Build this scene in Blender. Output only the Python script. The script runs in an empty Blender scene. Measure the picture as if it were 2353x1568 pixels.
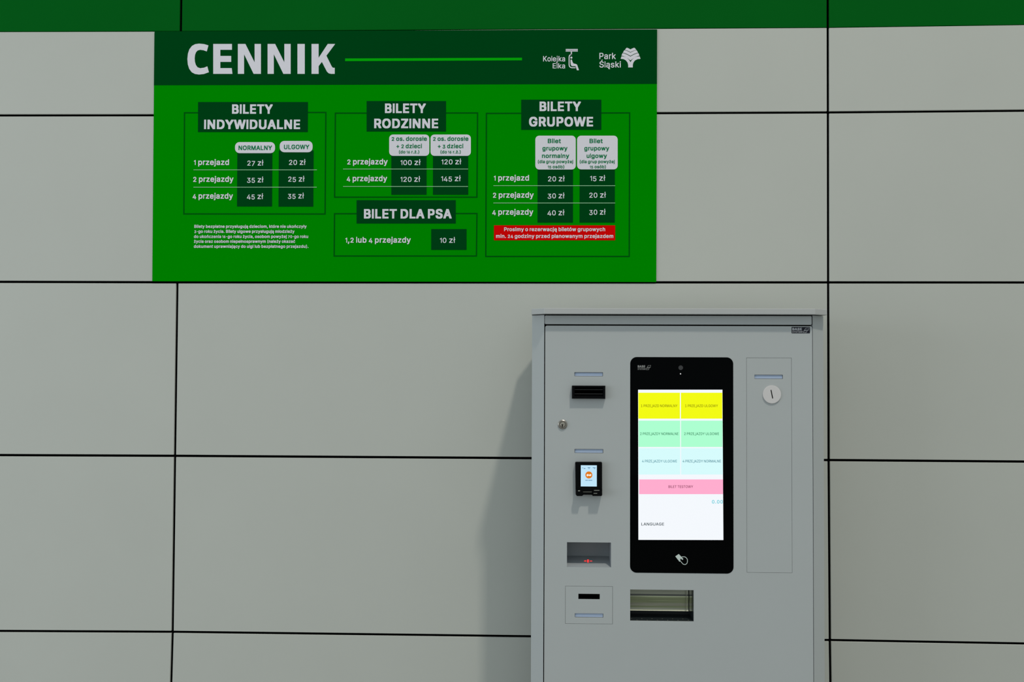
import bpy, bmesh, math
from mathutils import Vector, Matrix
from mathutils.geometry import tessellate_polygon

S = bpy.context.scene
COL = S.collection
# ------------------------------------------------------------------ camera
FPX, CX, CY = 2300.0, 1176.5, 784.0
PITCH, YAW, ROLL = (math.radians(a) for a in (1.471, -1.801, 0.2276))
CAM = Vector((0.0, -3.6, 1.6))
fwd = Vector((math.sin(YAW) * math.cos(PITCH), math.cos(YAW) * math.cos(PITCH), math.sin(PITCH)))
rt0 = Vector((math.cos(YAW), -math.sin(YAW), 0))
up0 = rt0.cross(fwd)
right = rt0 * math.cos(ROLL) + up0 * math.sin(ROLL)
up = up0 * math.cos(ROLL) - rt0 * math.sin(ROLL)
cd = bpy.data.cameras.new('camera')
cam = bpy.data.objects.new('camera', cd)
COL.objects.link(cam)
cd.sensor_width = 36.0
cd.lens = FPX / 2353.0 * 36.0
cd.clip_start = 0.05
M3 = Matrix((right, up, -fwd)).transposed()
cam.matrix_world = Matrix.Translation(CAM) @ M3.to_4x4()
S.camera = cam
# ------------------------------------------------------------------ world, lights, exposure
S.view_settings.view_transform = 'Standard'
S.view_settings.look = 'None'
S.view_settings.exposure = 0.0
S.view_settings.gamma = 1.0
S.view_settings.use_curve_mapping = False
w = bpy.data.worlds.new('world')
S.world = w
w.use_nodes = True
wn, wl = w.node_tree.nodes, w.node_tree.links
wn.clear()
wo = wn.new('ShaderNodeOutputWorld')
wb = wn.new('ShaderNodeBackground')
tc = wn.new('ShaderNodeTexCoord')
sx = wn.new('ShaderNodeSeparateXYZ')
rp = wn.new('ShaderNodeValToRGB')
wl.new(tc.outputs['Generated'], sx.inputs[0])
wl.new(sx.outputs['Z'], rp.inputs[0])
rp.color_ramp.elements[0].position = 0.0
rp.color_ramp.elements[0].color = (0.33, 0.375, 0.385, 1)
rp.color_ramp.elements[1].position = 1.0
rp.color_ramp.elements[1].color = (0.50, 0.57, 0.59, 1)
wl.new(rp.outputs[0], wb.inputs[0])
wb.inputs[1].default_value = 1.12
wl.new(wb.outputs[0], wo.inputs[0])


def area(name, loc, target, sx_, sy_, power, col):
    l = bpy.data.lights.new(name, 'AREA')
    l.shape = 'RECTANGLE'
    l.size, l.size_y = sx_, sy_
    l.energy = power
    l.color = col
    o = bpy.data.objects.new(name, l)
    COL.objects.link(o)
    o.location = loc
    o.rotation_euler = (Vector(target) - Vector(loc)).to_track_quat('-Z', 'Y').to_euler()
    return o


LDIR = Vector((0.42, -1.0, 2.02)).normalized()
# high lamp, up and slightly right of the machine
area('mast_lamp', Vector((0.25, 0, 1.2)) + LDIR * 14.0, (0.25, 0, 1.2), 0.6, 0.6, 780, (1.0, 0.95, 0.84))
# open daylight side of the canopy, to the left and in front
area('daylight_opening', (-8.0, -4.5, 1.9), (-1.0, 0, 1.0), 5.0, 3.0, 165, (0.82, 0.91, 1.0))
# ------------------------------------------------------------------ helpers


def at(px, py, Y=0.0):
    d = fwd + right * ((px - CX) / FPX) - up * ((py - CY) / FPX)
    t = (Y - CAM.y) / d.y
    return CAM + d * t


def lin(c):
    return tuple((v / 255 / 12.92 if v / 255 <= 0.04045 else ((v / 255 + 0.055) / 1.055) ** 2.4) for v in c)


def mat(name, col, rough=0.5, spec=0.5, metal=0.0, noise=0.0, scale=6.0, bump=0.0, bscale=400.0, emit=None, estr=1.0, stretch=None):
    m = bpy.data.materials.new(name)
    m.use_nodes = True
    n, l = m.node_tree.nodes, m.node_tree.links
    b = n['Principled BSDF']
    b.inputs['Base Color'].default_value = (*col, 1)
    b.inputs['Roughness'].default_value = rough
    b.inputs['Metallic'].default_value = metal
    b.inputs['Specular IOR Level'].default_value = spec
    if noise or bump:
        t = n.new('ShaderNodeTexCoord')
    if noise:
        nz = n.new('ShaderNodeTexNoise')
        nz.inputs['Scale'].default_value = scale
        nz.inputs['Detail'].default_value = 6
        mr = n.new('ShaderNodeMapRange')
        mr.inputs['To Min'].default_value = 1 - noise
        mr.inputs['To Max'].default_value = 1 + noise
        mx = n.new('ShaderNodeMix')
        mx.data_type = 'RGBA'
        mx.blend_type = 'MULTIPLY'
        mx.inputs[0].default_value = 1
        mx.inputs[6].default_value = (*col, 1)
        if stretch:
            mp = n.new('ShaderNodeMapping')
            mp.inputs['Scale'].default_value = stretch
            l.new(t.outputs['Object'], mp.inputs['Vector'])
            l.new(mp.outputs[0], nz.inputs['Vector'])
        else:
            l.new(t.outputs['Object'], nz.inputs['Vector'])
        l.new(nz.outputs['Fac'], mr.inputs['Value'])
        l.new(mr.outputs[0], mx.inputs[7])
        l.new(mx.outputs[2], b.inputs['Base Color'])
    if bump:
        nb = n.new('ShaderNodeTexNoise')
        nb.inputs['Scale'].default_value = bscale
        bp = n.new('ShaderNodeBump')
        bp.inputs['Strength'].default_value = bump
        bp.inputs['Distance'].default_value = 0.001
        l.new(t.outputs['Object'], nb.inputs['Vector'])
        l.new(nb.outputs['Fac'], bp.inputs['Height'])
        l.new(bp.outputs[0], b.inputs['Normal'])
    if emit:
        b.inputs['Base Color'].default_value = (0.01, 0.01, 0.01, 1)
        b.inputs['Specular IOR Level'].default_value = 0.0
        b.inputs['Emission Color'].default_value = (*emit, 1)
        b.inputs['Emission Strength'].default_value = estr
    return m


def em(name, rgb, k=1.0):
    return mat(name, (0, 0, 0), 0.6, emit=lin(rgb), estr=k)


PANEL = mat('white_wall_panel', (0.507, 0.516, 0.474), 0.55, 0.25, noise=0.03, scale=3.0, bump=0.03)
GPANEL = mat('green_wall_panel', (0.0, 0.108, 0.009), 0.5, 0.03, noise=0.12, scale=1.5)
VOID = mat('joint_backing', (0.004, 0.004, 0.005), 0.9, 0.0)
STONE = mat('paving', (0.30, 0.30, 0.29), 0.8, 0.3, noise=0.1)
BOARD = mat('board_green', (0.0, 0.272, 0.0), 0.8, 0.0, noise=0.03, scale=2.0)
DARKG = mat('board_dark_green', (0.0, 0.058, 0.0095), 0.8, 0.0, noise=0.04, scale=3.0)
FRAMEG = mat('board_frame_green', (0.0, 0.10, 0.005), 0.8, 0.0)
WHITE = mat('print_white', (0.74, 0.715, 0.775), 0.6, 0.05)
RULE = mat('print_rule', (0.38, 0.66, 0.40), 0.6, 0.1)
PILLG = mat('print_green_text', (0.002, 0.19, 0.065), 0.6, 0.05)
LIME = mat('print_lime', (0.001, 0.42, 0.002), 0.6, 0.02)
RED = mat('print_red', (0.72, 0.001, 0.001), 0.6, 0.02)
COAT = mat('cabinet_coat', (0.455, 0.476, 0.475), 0.45, 0.3, noise=0.02, scale=5.0, bump=0.05)
COATL = mat('lid_coat', (0.470, 0.474, 0.468), 0.45, 0.3, bump=0.05)
BLACK = mat('black_plastic', (0.0015, 0.0015, 0.002), 0.3, 0.10)
PIT = mat('slot_dark', (0.001, 0.001, 0.001), 0.9, 0.0)
GLASSB = mat('black_glass', (0.0, 0.0003, 0.0005), 0.06, 0.06)
BLUE = mat('indicator_insert', (0.43, 0.52, 0.69), 0.4, 0.3)
STEEL = mat('polished_steel', (0.34, 0.31, 0.27), 0.35, 0.5, metal=1.0)
DISC = mat('coin_disc', (0.66, 0.63, 0.62), 0.45, 0.4)
TRAY = mat('tray_grey', (0.34, 0.365, 0.385), 0.5, 0.3)
OLIVE = mat('flap_olive_reflection', (0.26, 0.29, 0.17), 0.28, 0.5, metal=0.6, noise=0.55, scale=1.0, stretch=(7, 60, 320))  # flap colours and streaks paint the reflections seen in the folded metal
OLIVEG = mat('flap_grey_reflection', (0.30, 0.30, 0.23), 0.3, 0.5, metal=0.6, noise=0.55, scale=1.0, stretch=(7, 60, 320))
OLIVEL = mat('flap_bright_reflection', (0.40, 0.42, 0.26), 0.3, 0.6, noise=0.35, scale=1.0, stretch=(7, 60, 320))  # bright reflection bands of the flap, painted as a lighter colour
FOLD = mat('flap_dark_reflection', (0.09, 0.09, 0.08), 0.35, 0.5, metal=0.4)  # dark reflection band of the same flap, painted
TRAYB = mat('tray_black', (0.02, 0.026, 0.028), 0.3, 0.4)
ICON = mat('icon_grey', (0.62, 0.70, 0.66), 0.5, 0.1)
DIMLOGO = mat('dim_logo', (0.30, 0.30, 0.29), 0.5, 0.1)
LENS = mat('lens_grey', (0.05, 0.05, 0.052), 0.4, 0.3)
REDLED = em('red_led', (255, 60, 60), 1.2)
WLED = em('white_led', (235, 235, 235), 0.9)


def props(o, label=None, cat=None, group=None, kind=None):
    for k, v in (('label', label), ('category', cat), ('group', group), ('kind', kind)):
        if v:
            o[k] = v
    return o


def link(name, me, parent=None, m=None):
    o = bpy.data.objects.new(name, me)
    COL.objects.link(o)
    if me is not None and m is not None:
        me.materials.append(m)
    if parent:
        o.parent = parent
        o.matrix_parent_inverse = parent.matrix_world.inverted() if parent.type == 'EMPTY' else Matrix()
    return o


def obj(name, verts, faces, m, parent=None, smooth=False):
    me = bpy.data.meshes.new(name)
    me.from_pydata([tuple(v) for v in verts], [], faces)
    me.update()
    if smooth:
        for p in me.polygons:
            p.use_smooth = True
    return link(name, me, parent, m)


def merge(parts):
    V, F = [], []
    for v, f in parts:
        b = len(V)
        V += list(v)
        F += [tuple(i + b for i in q) for q in f]
    return V, F


def box(x0, x1, y0, y1, z0, z1):
    v = [(x0, y0, z0), (x1, y0, z0), (x1, y1, z0), (x0, y1, z0), (x0, y0, z1), (x1, y0, z1), (x1, y1, z1), (x0, y1, z1)]
    f = [(0, 3, 2, 1), (4, 5, 6, 7), (0, 1, 5, 4), (1, 2, 6, 5), (2, 3, 7, 6), (3, 0, 4, 7)]
    return v, f


def area2(p):
    return sum(p[i][0] * p[(i + 1) % len(p)][1] - p[(i + 1) % len(p)][0] * p[i][1] for i in range(len(p)))


def prism_xz(loops, yf, yb, back=True):
    """loops: list of polygons (x,z) - first the outline, then holes. Front at yf (towards camera), back at yb."""
    loops = [lp if (area2(lp) > 0) == (i == 0) else lp[::-1] for i, lp in enumerate(loops)]
    tri = tessellate_polygon([[Vector((x, z, 0)) for x, z in lp] for lp in loops])
    flat = [p for lp in loops for p in lp]
    n = len(flat)
    V = [(x, yf, z) for x, z in flat] + [(x, yb, z) for x, z in flat]
    F = []
    for t in tri:
        a = area2([flat[i] for i in t])
        if abs(a) < 1e-14:
            continue
        t = t if a > 0 else t[::-1]
        F.append(tuple(t))                        # normal -y
        if back:
            F.append(tuple(i + n for i in t[::-1]))
    b = 0
    for lp in loops:
        k = len(lp)
        for i in range(k):
            j = (i + 1) % k
            F.append((b + i, b + n + i, b + n + j, b + j))
        b += k
    return V, F


def rrect(x0, x1, z0, z1, r, n=5):
    if r <= 0:
        return [(x0, z0), (x1, z0), (x1, z1), (x0, z1)]
    P = []
    for cx, cz, a0 in ((x1 - r, z0 + r, -90), (x1 - r, z1 - r, 0), (x0 + r, z1 - r, 90), (x0 + r, z0 + r, 180)):
        for i in range(n + 1):
            a = math.radians(a0 + 90 * i / n)
            P.append((cx + r * math.cos(a), cz + r * math.sin(a)))
    return P


def circle(cx, cz, r, n=32):
    return [(cx + r * math.cos(2 * math.pi * i / n), cz + r * math.sin(2 * math.pi * i / n)) for i in range(n)]


def prect(x0, y0, x1, y1, Y):
    """axis aligned rectangle on the plane Y from a measured rectangle: (x0, x1, z0, z1)"""
    a, b, c, d = at(x0, y0, Y), at(x1, y0, Y), at(x1, y1, Y), at(x0, y1, Y)
    return ((a.x + d.x) / 2, (b.x + c.x) / 2, (c.z + d.z) / 2, (a.z + b.z) / 2)


def P2(pts, Y):
    return [(p.x, p.z) for p in (at(x, y, Y) for x, y in pts)]


def plate(name, loops, yf, yb, m, parent=None):
    v, f = prism_xz(loops, yf, yb)
    return obj(name, v, f, m, parent)


def bevel_obj(o, wdt, seg=2):
    bm = bmesh.new()
    bm.from_mesh(o.data)
    bmesh.ops.remove_doubles(bm, verts=bm.verts, dist=1e-6)
    es = [e for e in bm.edges if len(e.link_faces) == 2 and e.calc_face_angle(0) > 0.6]
    bmesh.ops.bevel(bm, geom=es, offset=wdt, segments=seg, affect='EDGES', profile=0.5)
    bm.to_mesh(o.data)
    bm.free()
    return o


# ---- lettering: glyph outlines (capital height 1000) in four weights, as "advance;loop;loop..."
GLYPHS = {
    0: {
        '1': '905;152,0,792,0,792,122,564,122,564,1000,388,1000,168,842,168,693,197,693,202,701,208,701,256,740,270,746,298,771,312,776,351,809,357,809,393,840,418,853,418,122,152,122',
        '2': '905;126,0,786,0,786,127,334,127,357,149,357,155,424,218,424,224,491,287,491,293,556,354,556,359,593,392,593,398,615,417,615,423,663,472,663,478,685,500,685,505,699,519,725,563,730,566,761,638,772,701,772,757,767,795,750,848,725,892,685,936,680,936,668,950,663,950,640,969,595,991,550,1005,491,1014,388,1011,312,991,261,967,236,945,230,945,177,887,149,834,132,773,129,699,272,699,272,729,286,784,309,823,340,853,374,873,421,887,455,889,505,881,536,870,564,853,601,817,623,771,629,746,629,707,615,655,595,616,590,613,573,583,564,577,564,572,553,563,553,558,494,497,494,492,452,453,452,447,410,409,410,403,365,362,365,356,320,315,320,309,278,271,278,265,233,224,233,218,126,110',
        '4': '905;553,0,696,0,696,204,834,204,834,331,696,331,696,630,553,630,553,331,244,331,244,337,253,345,267,376,272,378,275,389,281,392,303,436,309,439,312,450,317,453,340,497,345,500,368,544,374,547,376,558,382,561,404,605,410,608,416,624,447,668,452,685,475,715,480,732,503,762,508,779,539,823,545,840,567,870,573,887,604,931,609,947,632,978,632,1000,483,1000,469,969,438,925,432,909,427,906,424,895,393,851,388,834,357,790,351,773,320,729,315,713,309,710,306,699,300,696,270,638,264,635,233,577,227,574,225,563,219,561,216,550,211,547,188,503,183,500,180,489,174,486,152,442,146,439,143,428,138,425,135,414,129,411,115,381,110,378,107,367,101,365,98,354,79,326,79,204,553,204',
        'A': '958;34,0,191,0,286,273,677,273,775,0,932,0,932,22,927,28,901,105,868,185,862,210,857,215,851,240,845,246,820,323,786,403,739,541,705,621,668,729,654,757,649,782,643,787,607,895,573,975,567,1000,393,997,388,972,382,967,376,942,371,936,275,668,261,641,256,616,250,610,244,585,239,580,233,555,227,550,222,525,216,519,211,494,205,489,199,464,194,458,188,434,183,428,177,403,171,398,166,373,160,367,154,342,149,337,143,312,138,307,132,282,126,276,121,251,115,246,110,221,104,215,98,191,93,185,87,160,81,155,76,130,70,124,65,99,37,33;334,400,331,403,345,445,351,450,424,660,424,671,461,773,477,840,483,840,520,713,632,400',
        'B': '911;118,0,550,0,604,6,680,25,736,52,795,105,795,110,812,130,837,193,845,262,842,323,828,381,798,436,758,478,708,508,663,519,666,525,680,527,733,558,778,608,792,635,803,679,803,782,789,837,755,898,739,911,730,925,725,925,713,939,708,939,680,961,609,989,539,1000,118,1000;270,127,267,447,494,447,548,442,584,431,621,411,663,373,663,367,680,348,694,312,699,282,694,238,680,204,663,188,663,182,623,152,587,138,522,127;270,569,267,873,508,873,542,867,601,842,643,795,660,743,660,710,654,685,635,643,593,602,556,583,500,569',
        'D': '1002;118,0,497,0,607,17,685,44,755,86,812,135,812,141,826,152,826,157,859,199,893,268,907,309,924,389,930,445,930,561,924,616,907,693,893,735,859,804,854,806,837,837,828,842,828,848,812,862,812,867,764,911,750,917,736,931,685,958,677,958,643,975,542,997,118,1000;270,127,267,873,477,873,548,862,609,840,652,815,705,765,705,759,730,729,767,643,784,550,784,453,772,381,750,312,722,260,663,196,657,196,652,188,623,174,621,168,584,152,539,138,463,127',
        'E': '838;118,0,761,0,761,127,267,127,267,442,722,442,722,569,267,569,267,873,755,873,755,1000,118,1000',
        'G': '1038;503,-14,612,-11,682,3,730,19,775,41,778,47,809,64,814,72,820,72,865,113,865,119,879,130,879,135,887,141,887,146,910,174,946,260,960,331,963,511,556,511,556,384,814,384,812,345,795,284,767,232,722,182,660,144,598,124,559,119,483,124,427,141,368,174,329,207,329,213,309,229,309,235,300,240,286,268,281,271,250,337,230,420,225,503,233,597,253,671,286,740,292,743,303,765,315,773,315,779,354,817,359,817,390,842,438,864,491,878,556,881,615,870,674,845,733,798,733,793,747,782,747,776,772,746,795,699,800,674,955,674,955,696,946,732,913,812,907,815,882,859,871,867,871,873,823,920,817,920,809,931,803,931,798,939,769,953,767,958,708,986,640,1005,576,1014,458,1011,374,991,306,961,303,956,267,936,242,911,236,911,202,878,202,873,166,831,124,754,95,668,79,544,81,414,95,331,126,240,174,157,230,94,236,94,264,66,270,66,298,44,315,39,317,33,396,3,447,-8',
        'I': '283;87,0,211,0,211,1000,87,1000',
        'J': '794;343,-214,407,-214,455,-208,508,-194,550,-175,581,-150,587,-150,623,-114,623,-109,632,-103,646,-76,652,-73,671,-23,682,38,682,1000,534,1000,534,62,520,7,497,-32,458,-65,407,-84,359,-87,300,-70,298,-65,278,-56,247,-26,225,18,213,84,213,151,65,151,65,57,70,7,87,-51,112,-98,149,-139,154,-139,168,-156,174,-156,194,-172,267,-203',
        'L': '787;118,0,733,0,733,127,267,127,267,1000,118,1000',
        'M': '1250;118,0,261,0,258,771,337,552,343,547,562,0,696,3,713,52,736,99,739,116,767,177,769,193,792,240,795,257,823,318,826,334,848,381,851,398,873,445,876,461,904,522,907,539,924,572,994,768,991,0,1137,0,1137,1000,935,1000,896,892,885,873,882,856,865,823,862,806,851,787,848,771,837,751,834,735,823,715,820,699,809,679,806,663,795,643,792,627,781,608,778,591,767,572,764,555,719,450,716,434,705,414,702,398,691,378,635,213,632,193,576,362,564,381,562,398,539,445,536,461,514,508,511,525,494,558,491,574,469,621,466,638,444,685,441,701,424,735,421,751,399,798,396,815,374,862,371,878,354,911,323,997,118,1000',
        'N': '1044;118,0,267,0,267,693,261,784,267,782,272,765,278,762,284,746,289,743,295,726,300,724,306,707,320,690,326,674,331,671,376,591,382,588,404,547,461,467,463,456,480,436,483,425,500,406,503,395,520,376,522,365,539,345,542,334,559,315,562,304,579,284,581,273,598,254,601,243,618,224,621,213,637,193,640,182,657,163,660,152,677,133,680,122,696,102,699,91,716,72,719,61,736,41,739,30,755,11,758,0,932,0,932,1000,784,1000,786,221,713,348,708,351,694,378,677,398,674,409,657,428,654,439,637,458,635,469,618,489,601,522,525,632,522,643,517,646,489,696,472,715,469,726,452,746,449,757,432,776,430,787,418,798,416,809,399,829,396,840,379,859,376,870,359,889,357,900,345,911,343,922,326,942,323,953,306,972,292,1000,118,1000',
        'O': '1063;500,-14,607,-11,677,3,758,36,761,41,778,47,812,75,817,75,831,91,837,91,868,122,868,127,904,168,949,251,977,340,991,442,991,558,980,646,949,748,904,831,840,906,834,906,806,933,792,939,778,953,761,958,758,964,677,997,579,1014,491,1014,404,1000,348,980,309,961,306,956,270,936,247,914,242,914,180,848,180,842,152,806,124,751,93,655,81,583,79,456,93,345,124,249,171,163,202,130,202,124,242,86,247,86,258,72,264,72,270,64,306,44,309,39,396,3;522,119,458,130,432,138,410,152,402,152,399,157,362,177,354,188,348,188,309,229,309,235,284,265,275,287,270,290,247,345,230,420,225,503,230,580,247,655,270,710,275,713,284,735,289,737,306,768,317,776,317,782,362,823,418,856,494,878,556,881,615,870,685,840,708,820,713,820,727,804,733,804,778,751,814,682,834,619,845,539,845,461,834,381,814,318,786,262,761,232,761,226,741,210,741,204,694,166,632,135,576,122',
        'P': '889;118,0,267,0,267,359,522,359,609,373,657,389,713,423,753,458,753,464,764,472,764,478,786,505,803,541,823,613,826,724,817,776,800,826,769,881,725,928,719,928,710,939,682,953,680,958,612,986,528,1000,118,1000;270,486,267,873,520,870,587,848,590,842,612,831,637,806,668,746,677,704,677,657,657,585,640,558,618,533,562,500,500,486',
        'R': '897;118,0,267,0,267,381,486,381,531,296,536,293,553,254,559,251,573,218,579,215,593,182,598,180,615,141,621,138,635,105,640,102,654,69,660,66,677,28,682,25,691,3,862,0,859,28,854,30,842,58,837,61,826,88,820,91,809,119,803,122,792,149,786,152,775,180,769,182,758,210,753,213,741,240,736,243,725,271,719,273,708,301,702,304,691,331,685,334,674,362,668,365,657,392,649,400,649,409,691,425,694,431,725,447,772,494,806,555,826,632,826,746,814,798,800,837,764,895,727,931,722,931,691,956,615,986,531,1000,118,1000;270,511,267,873,525,870,587,851,590,845,618,831,640,809,640,804,657,784,671,748,680,685,674,643,663,608,643,574,621,552,570,525,508,511',
        'S': '893;390,-17,511,-17,573,-8,640,11,691,36,722,61,727,61,784,122,809,171,823,224,826,307,812,373,786,420,739,469,733,469,727,478,722,478,694,500,621,533,553,555,427,585,343,616,298,643,270,671,256,696,250,715,250,754,258,782,278,815,315,848,351,867,396,881,432,887,472,887,534,875,601,842,623,823,623,817,635,809,643,790,649,787,663,732,812,732,809,779,800,815,775,870,755,892,755,898,716,936,710,936,705,945,699,945,671,967,623,989,550,1008,500,1014,385,1011,326,1000,247,969,244,964,227,958,202,936,197,936,149,887,124,845,104,779,104,679,118,630,143,585,188,541,194,541,225,516,242,511,244,505,300,481,461,434,503,425,593,392,595,387,632,367,660,340,674,312,680,268,671,232,649,193,615,160,542,124,452,110,362,124,306,149,292,163,286,163,256,196,239,226,227,282,76,282,79,224,93,174,124,116,166,69,171,69,183,55,188,55,216,33,278,6,317,-6',
        'T': '897;379,0,528,0,528,873,842,873,842,1000,62,1000,62,873,379,873',
        'U': '1032;483,-17,559,-17,615,-11,666,0,741,30,744,36,761,41,795,69,800,69,845,113,845,119,873,152,896,196,915,260,921,304,921,1000,772,1000,772,340,755,262,719,202,677,163,626,135,593,124,536,116,461,122,421,133,385,149,354,174,348,174,323,199,323,204,300,229,284,262,267,334,267,1000,118,1000,118,304,135,218,177,135,185,130,194,113,261,52,315,22,365,3,410,-8',
        'V': '958;399,0,570,0,660,251,666,257,671,282,677,287,682,312,688,318,694,342,699,348,705,373,710,378,716,403,722,409,727,434,733,439,739,464,744,469,750,494,755,500,761,525,767,530,772,555,778,561,784,585,789,591,795,616,800,621,806,646,812,652,817,677,823,682,828,707,834,713,840,737,845,743,851,768,857,773,862,798,868,804,873,829,879,834,885,859,890,864,896,889,901,895,907,920,913,925,918,950,924,956,932,980,932,1000,775,1000,649,635,643,630,626,572,621,566,604,508,598,503,581,445,576,439,486,160,404,409,399,414,388,456,382,461,374,494,368,500,359,533,354,539,345,572,340,577,331,610,326,616,317,649,312,655,191,997,34,1000,34,975,39,969,45,945,51,939,124,735,138,707,143,682,157,655,163,630,177,602,183,577,197,550,202,525,216,497,222,472,236,445,242,420,256,392,261,367,275,340,281,315,295,287,300,262,315,235,320,210,334,182,340,157,354,130,359,105,374,77,379,52,393,25',
        'W': '1364;303,0,477,3,559,309,590,409,595,442,618,511,623,544,654,643,682,779,688,776,719,632,758,503,764,469,820,279,893,3,1064,0,1115,174,1118,196,1123,204,1126,226,1132,235,1135,257,1140,265,1143,287,1154,315,1157,337,1163,345,1165,367,1171,376,1174,398,1179,406,1182,428,1188,436,1191,458,1196,467,1199,489,1205,497,1208,519,1227,577,1230,599,1236,608,1238,630,1244,638,1247,660,1252,668,1255,690,1261,699,1264,721,1269,729,1272,751,1292,809,1295,831,1300,840,1303,862,1309,870,1311,892,1317,900,1320,922,1326,931,1328,953,1334,961,1337,1000,1185,1000,1033,411,1028,403,980,196,944,351,938,359,930,403,924,411,769,1000,601,1000,466,486,461,478,452,434,447,425,402,246,393,193,385,213,382,240,334,436,329,445,185,1000,34,1000,34,972,39,964,42,942,48,933,51,911,56,903,59,881,65,873,67,851,73,842,76,820,81,812,84,790,90,782,93,759,98,751,101,729,107,721,110,699,115,690,118,668,124,660,126,638,132,630,135,608,140,599',
        'Y': '942;399,0,550,0,550,406,587,458,598,483,609,494,612,505,623,516,626,527,637,539,640,550,652,561,654,572,666,583,668,594,680,605,705,652,716,663,719,674,730,685,733,696,744,707,747,718,758,729,761,740,772,751,812,820,823,831,826,842,837,853,840,864,851,875,854,887,865,898,868,909,879,920,904,967,915,978,915,1000,747,1000,744,989,739,986,699,917,688,906,685,895,680,892,668,867,635,820,615,782,604,771,593,746,587,743,570,710,542,671,497,585,491,583,477,550,421,652,416,655,404,679,393,690,382,715,371,726,359,751,348,762,345,773,326,798,323,809,303,834,300,845,281,870,278,881,258,906,256,917,236,942,205,997,34,1000,34,978,45,967,48,956,59,945,62,933,73,922,112,853,124,842,126,831,138,820,140,809,152,798,154,787,166,776,205,707,216,696,219,685,230,674,233,663,244,652,247,641,258,630,261,619,272,608,298,561,309,550,312,539,323,527,326,516,337,505,340,494,351,483,354,472,359,469,399,406',
        'Z': '876;81,0,809,0,809,127,261,124,298,168,312,193,320,199,340,232,348,238,348,243,374,273,402,320,410,326,438,373,447,378,475,425,483,431,579,574,587,580,682,724,691,729,713,768,722,773,750,820,758,826,786,873,800,887,803,1000,79,1000,79,873,621,875,601,845,593,840,593,834,584,829,584,823,576,817,570,804,562,798,550,776,542,771,520,732,511,726,483,679,475,674,447,627,438,621,410,574,402,569,374,522,365,516,337,469,329,464,300,417,292,411,270,373,261,367,233,320,225,315,197,268,188,262,160,215,152,210,124,163,115,157,115,152,81,108',
    },
    1: {
        '.': '405;168,-8,261,-5,292,11,309,30,323,68,320,136,306,163,278,187,242,198,177,198,138,185,110,158,98,130,98,57,104,41,132,8',
        '0': '926;424,-14,542,-11,609,5,668,35,727,87,727,92,739,101,739,106,764,136,800,212,826,299,840,399,842,546,831,668,814,744,772,848,767,850,761,867,736,897,736,902,680,956,643,975,640,981,601,997,520,1013,418,1013,343,1000,272,967,202,905,202,899,194,894,194,888,171,861,135,785,112,709,95,595,93,475,104,331,126,236,168,141,174,139,197,101,211,90,211,84,239,57,244,57,256,43,261,43,281,27,343,0;463,128,418,139,368,168,337,201,303,258,284,312,267,391,261,440,261,560,270,628,286,698,303,742,337,799,371,834,376,834,399,853,441,869,483,872,514,864,559,839,593,807,629,750,652,690,666,630,674,565,677,484,671,408,660,342,637,269,612,220,590,196,590,190,545,152,503,133',
        '1': '497;264,0,407,0,407,1000,295,994,253,962,247,962,242,954,227,948,222,940,208,935,202,926,188,921,171,905,118,872,101,856,37,815,37,772,59,709,112,709,264,763',
        '2': '926;126,0,809,0,809,141,374,141,379,152,447,215,447,220,514,283,514,288,579,348,579,353,657,432,657,437,671,448,671,454,685,465,685,470,722,511,747,554,753,557,775,603,789,649,795,690,795,761,784,820,761,872,755,875,739,905,708,937,702,937,691,951,685,951,663,970,618,992,542,1011,416,1013,371,1008,312,992,253,962,194,910,194,905,168,875,149,837,135,791,129,755,129,687,295,687,300,747,309,772,331,810,379,850,410,864,444,872,480,872,505,867,548,850,570,831,576,831,601,804,618,774,629,734,629,712,615,660,595,622,590,619,573,590,564,584,564,579,553,571,553,565,494,505,494,500,452,462,452,456,410,418,410,413,365,372,365,367,320,326,320,321,278,283,278,277,233,236,233,231,126,125',
        '3': '926;402,-14,500,-14,550,-8,609,5,643,22,652,22,660,30,691,43,741,84,741,90,758,103,758,109,778,130,800,174,817,245,817,337,812,372,798,416,764,473,708,527,649,560,587,579,511,584,778,875,778,1000,138,1000,138,858,539,858,539,853,520,837,520,831,497,812,497,807,477,791,477,785,458,769,458,763,438,747,438,742,416,723,416,717,396,701,396,695,376,679,376,674,309,603,309,470,441,470,480,465,528,451,584,418,623,372,646,307,646,274,640,250,612,198,584,171,534,144,463,128,421,130,376,141,323,168,278,217,264,253,261,283,87,283,90,209,107,158,140,103,185,60,191,60,197,52,225,38,227,33,284,8,351,-8',
        '4': '926;553,0,719,0,719,201,857,201,857,342,719,342,719,636,553,636,553,342,275,345,295,372,298,383,303,386,317,416,323,418,326,429,331,432,334,443,340,446,362,489,368,492,390,535,396,538,399,549,404,551,427,595,432,598,438,614,469,657,475,674,497,704,503,720,525,750,531,766,562,810,567,826,590,856,595,872,626,916,632,932,654,962,654,1000,483,1000,469,970,438,926,432,910,427,907,424,897,393,853,388,837,357,793,351,777,320,734,315,717,309,714,306,704,300,701,270,644,264,641,233,584,227,581,225,571,219,568,216,557,211,554,188,511,183,508,180,497,174,494,152,451,146,448,143,437,138,435,135,424,129,421,115,391,110,388,107,378,101,375,98,364,79,337,79,201,553,201',
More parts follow.
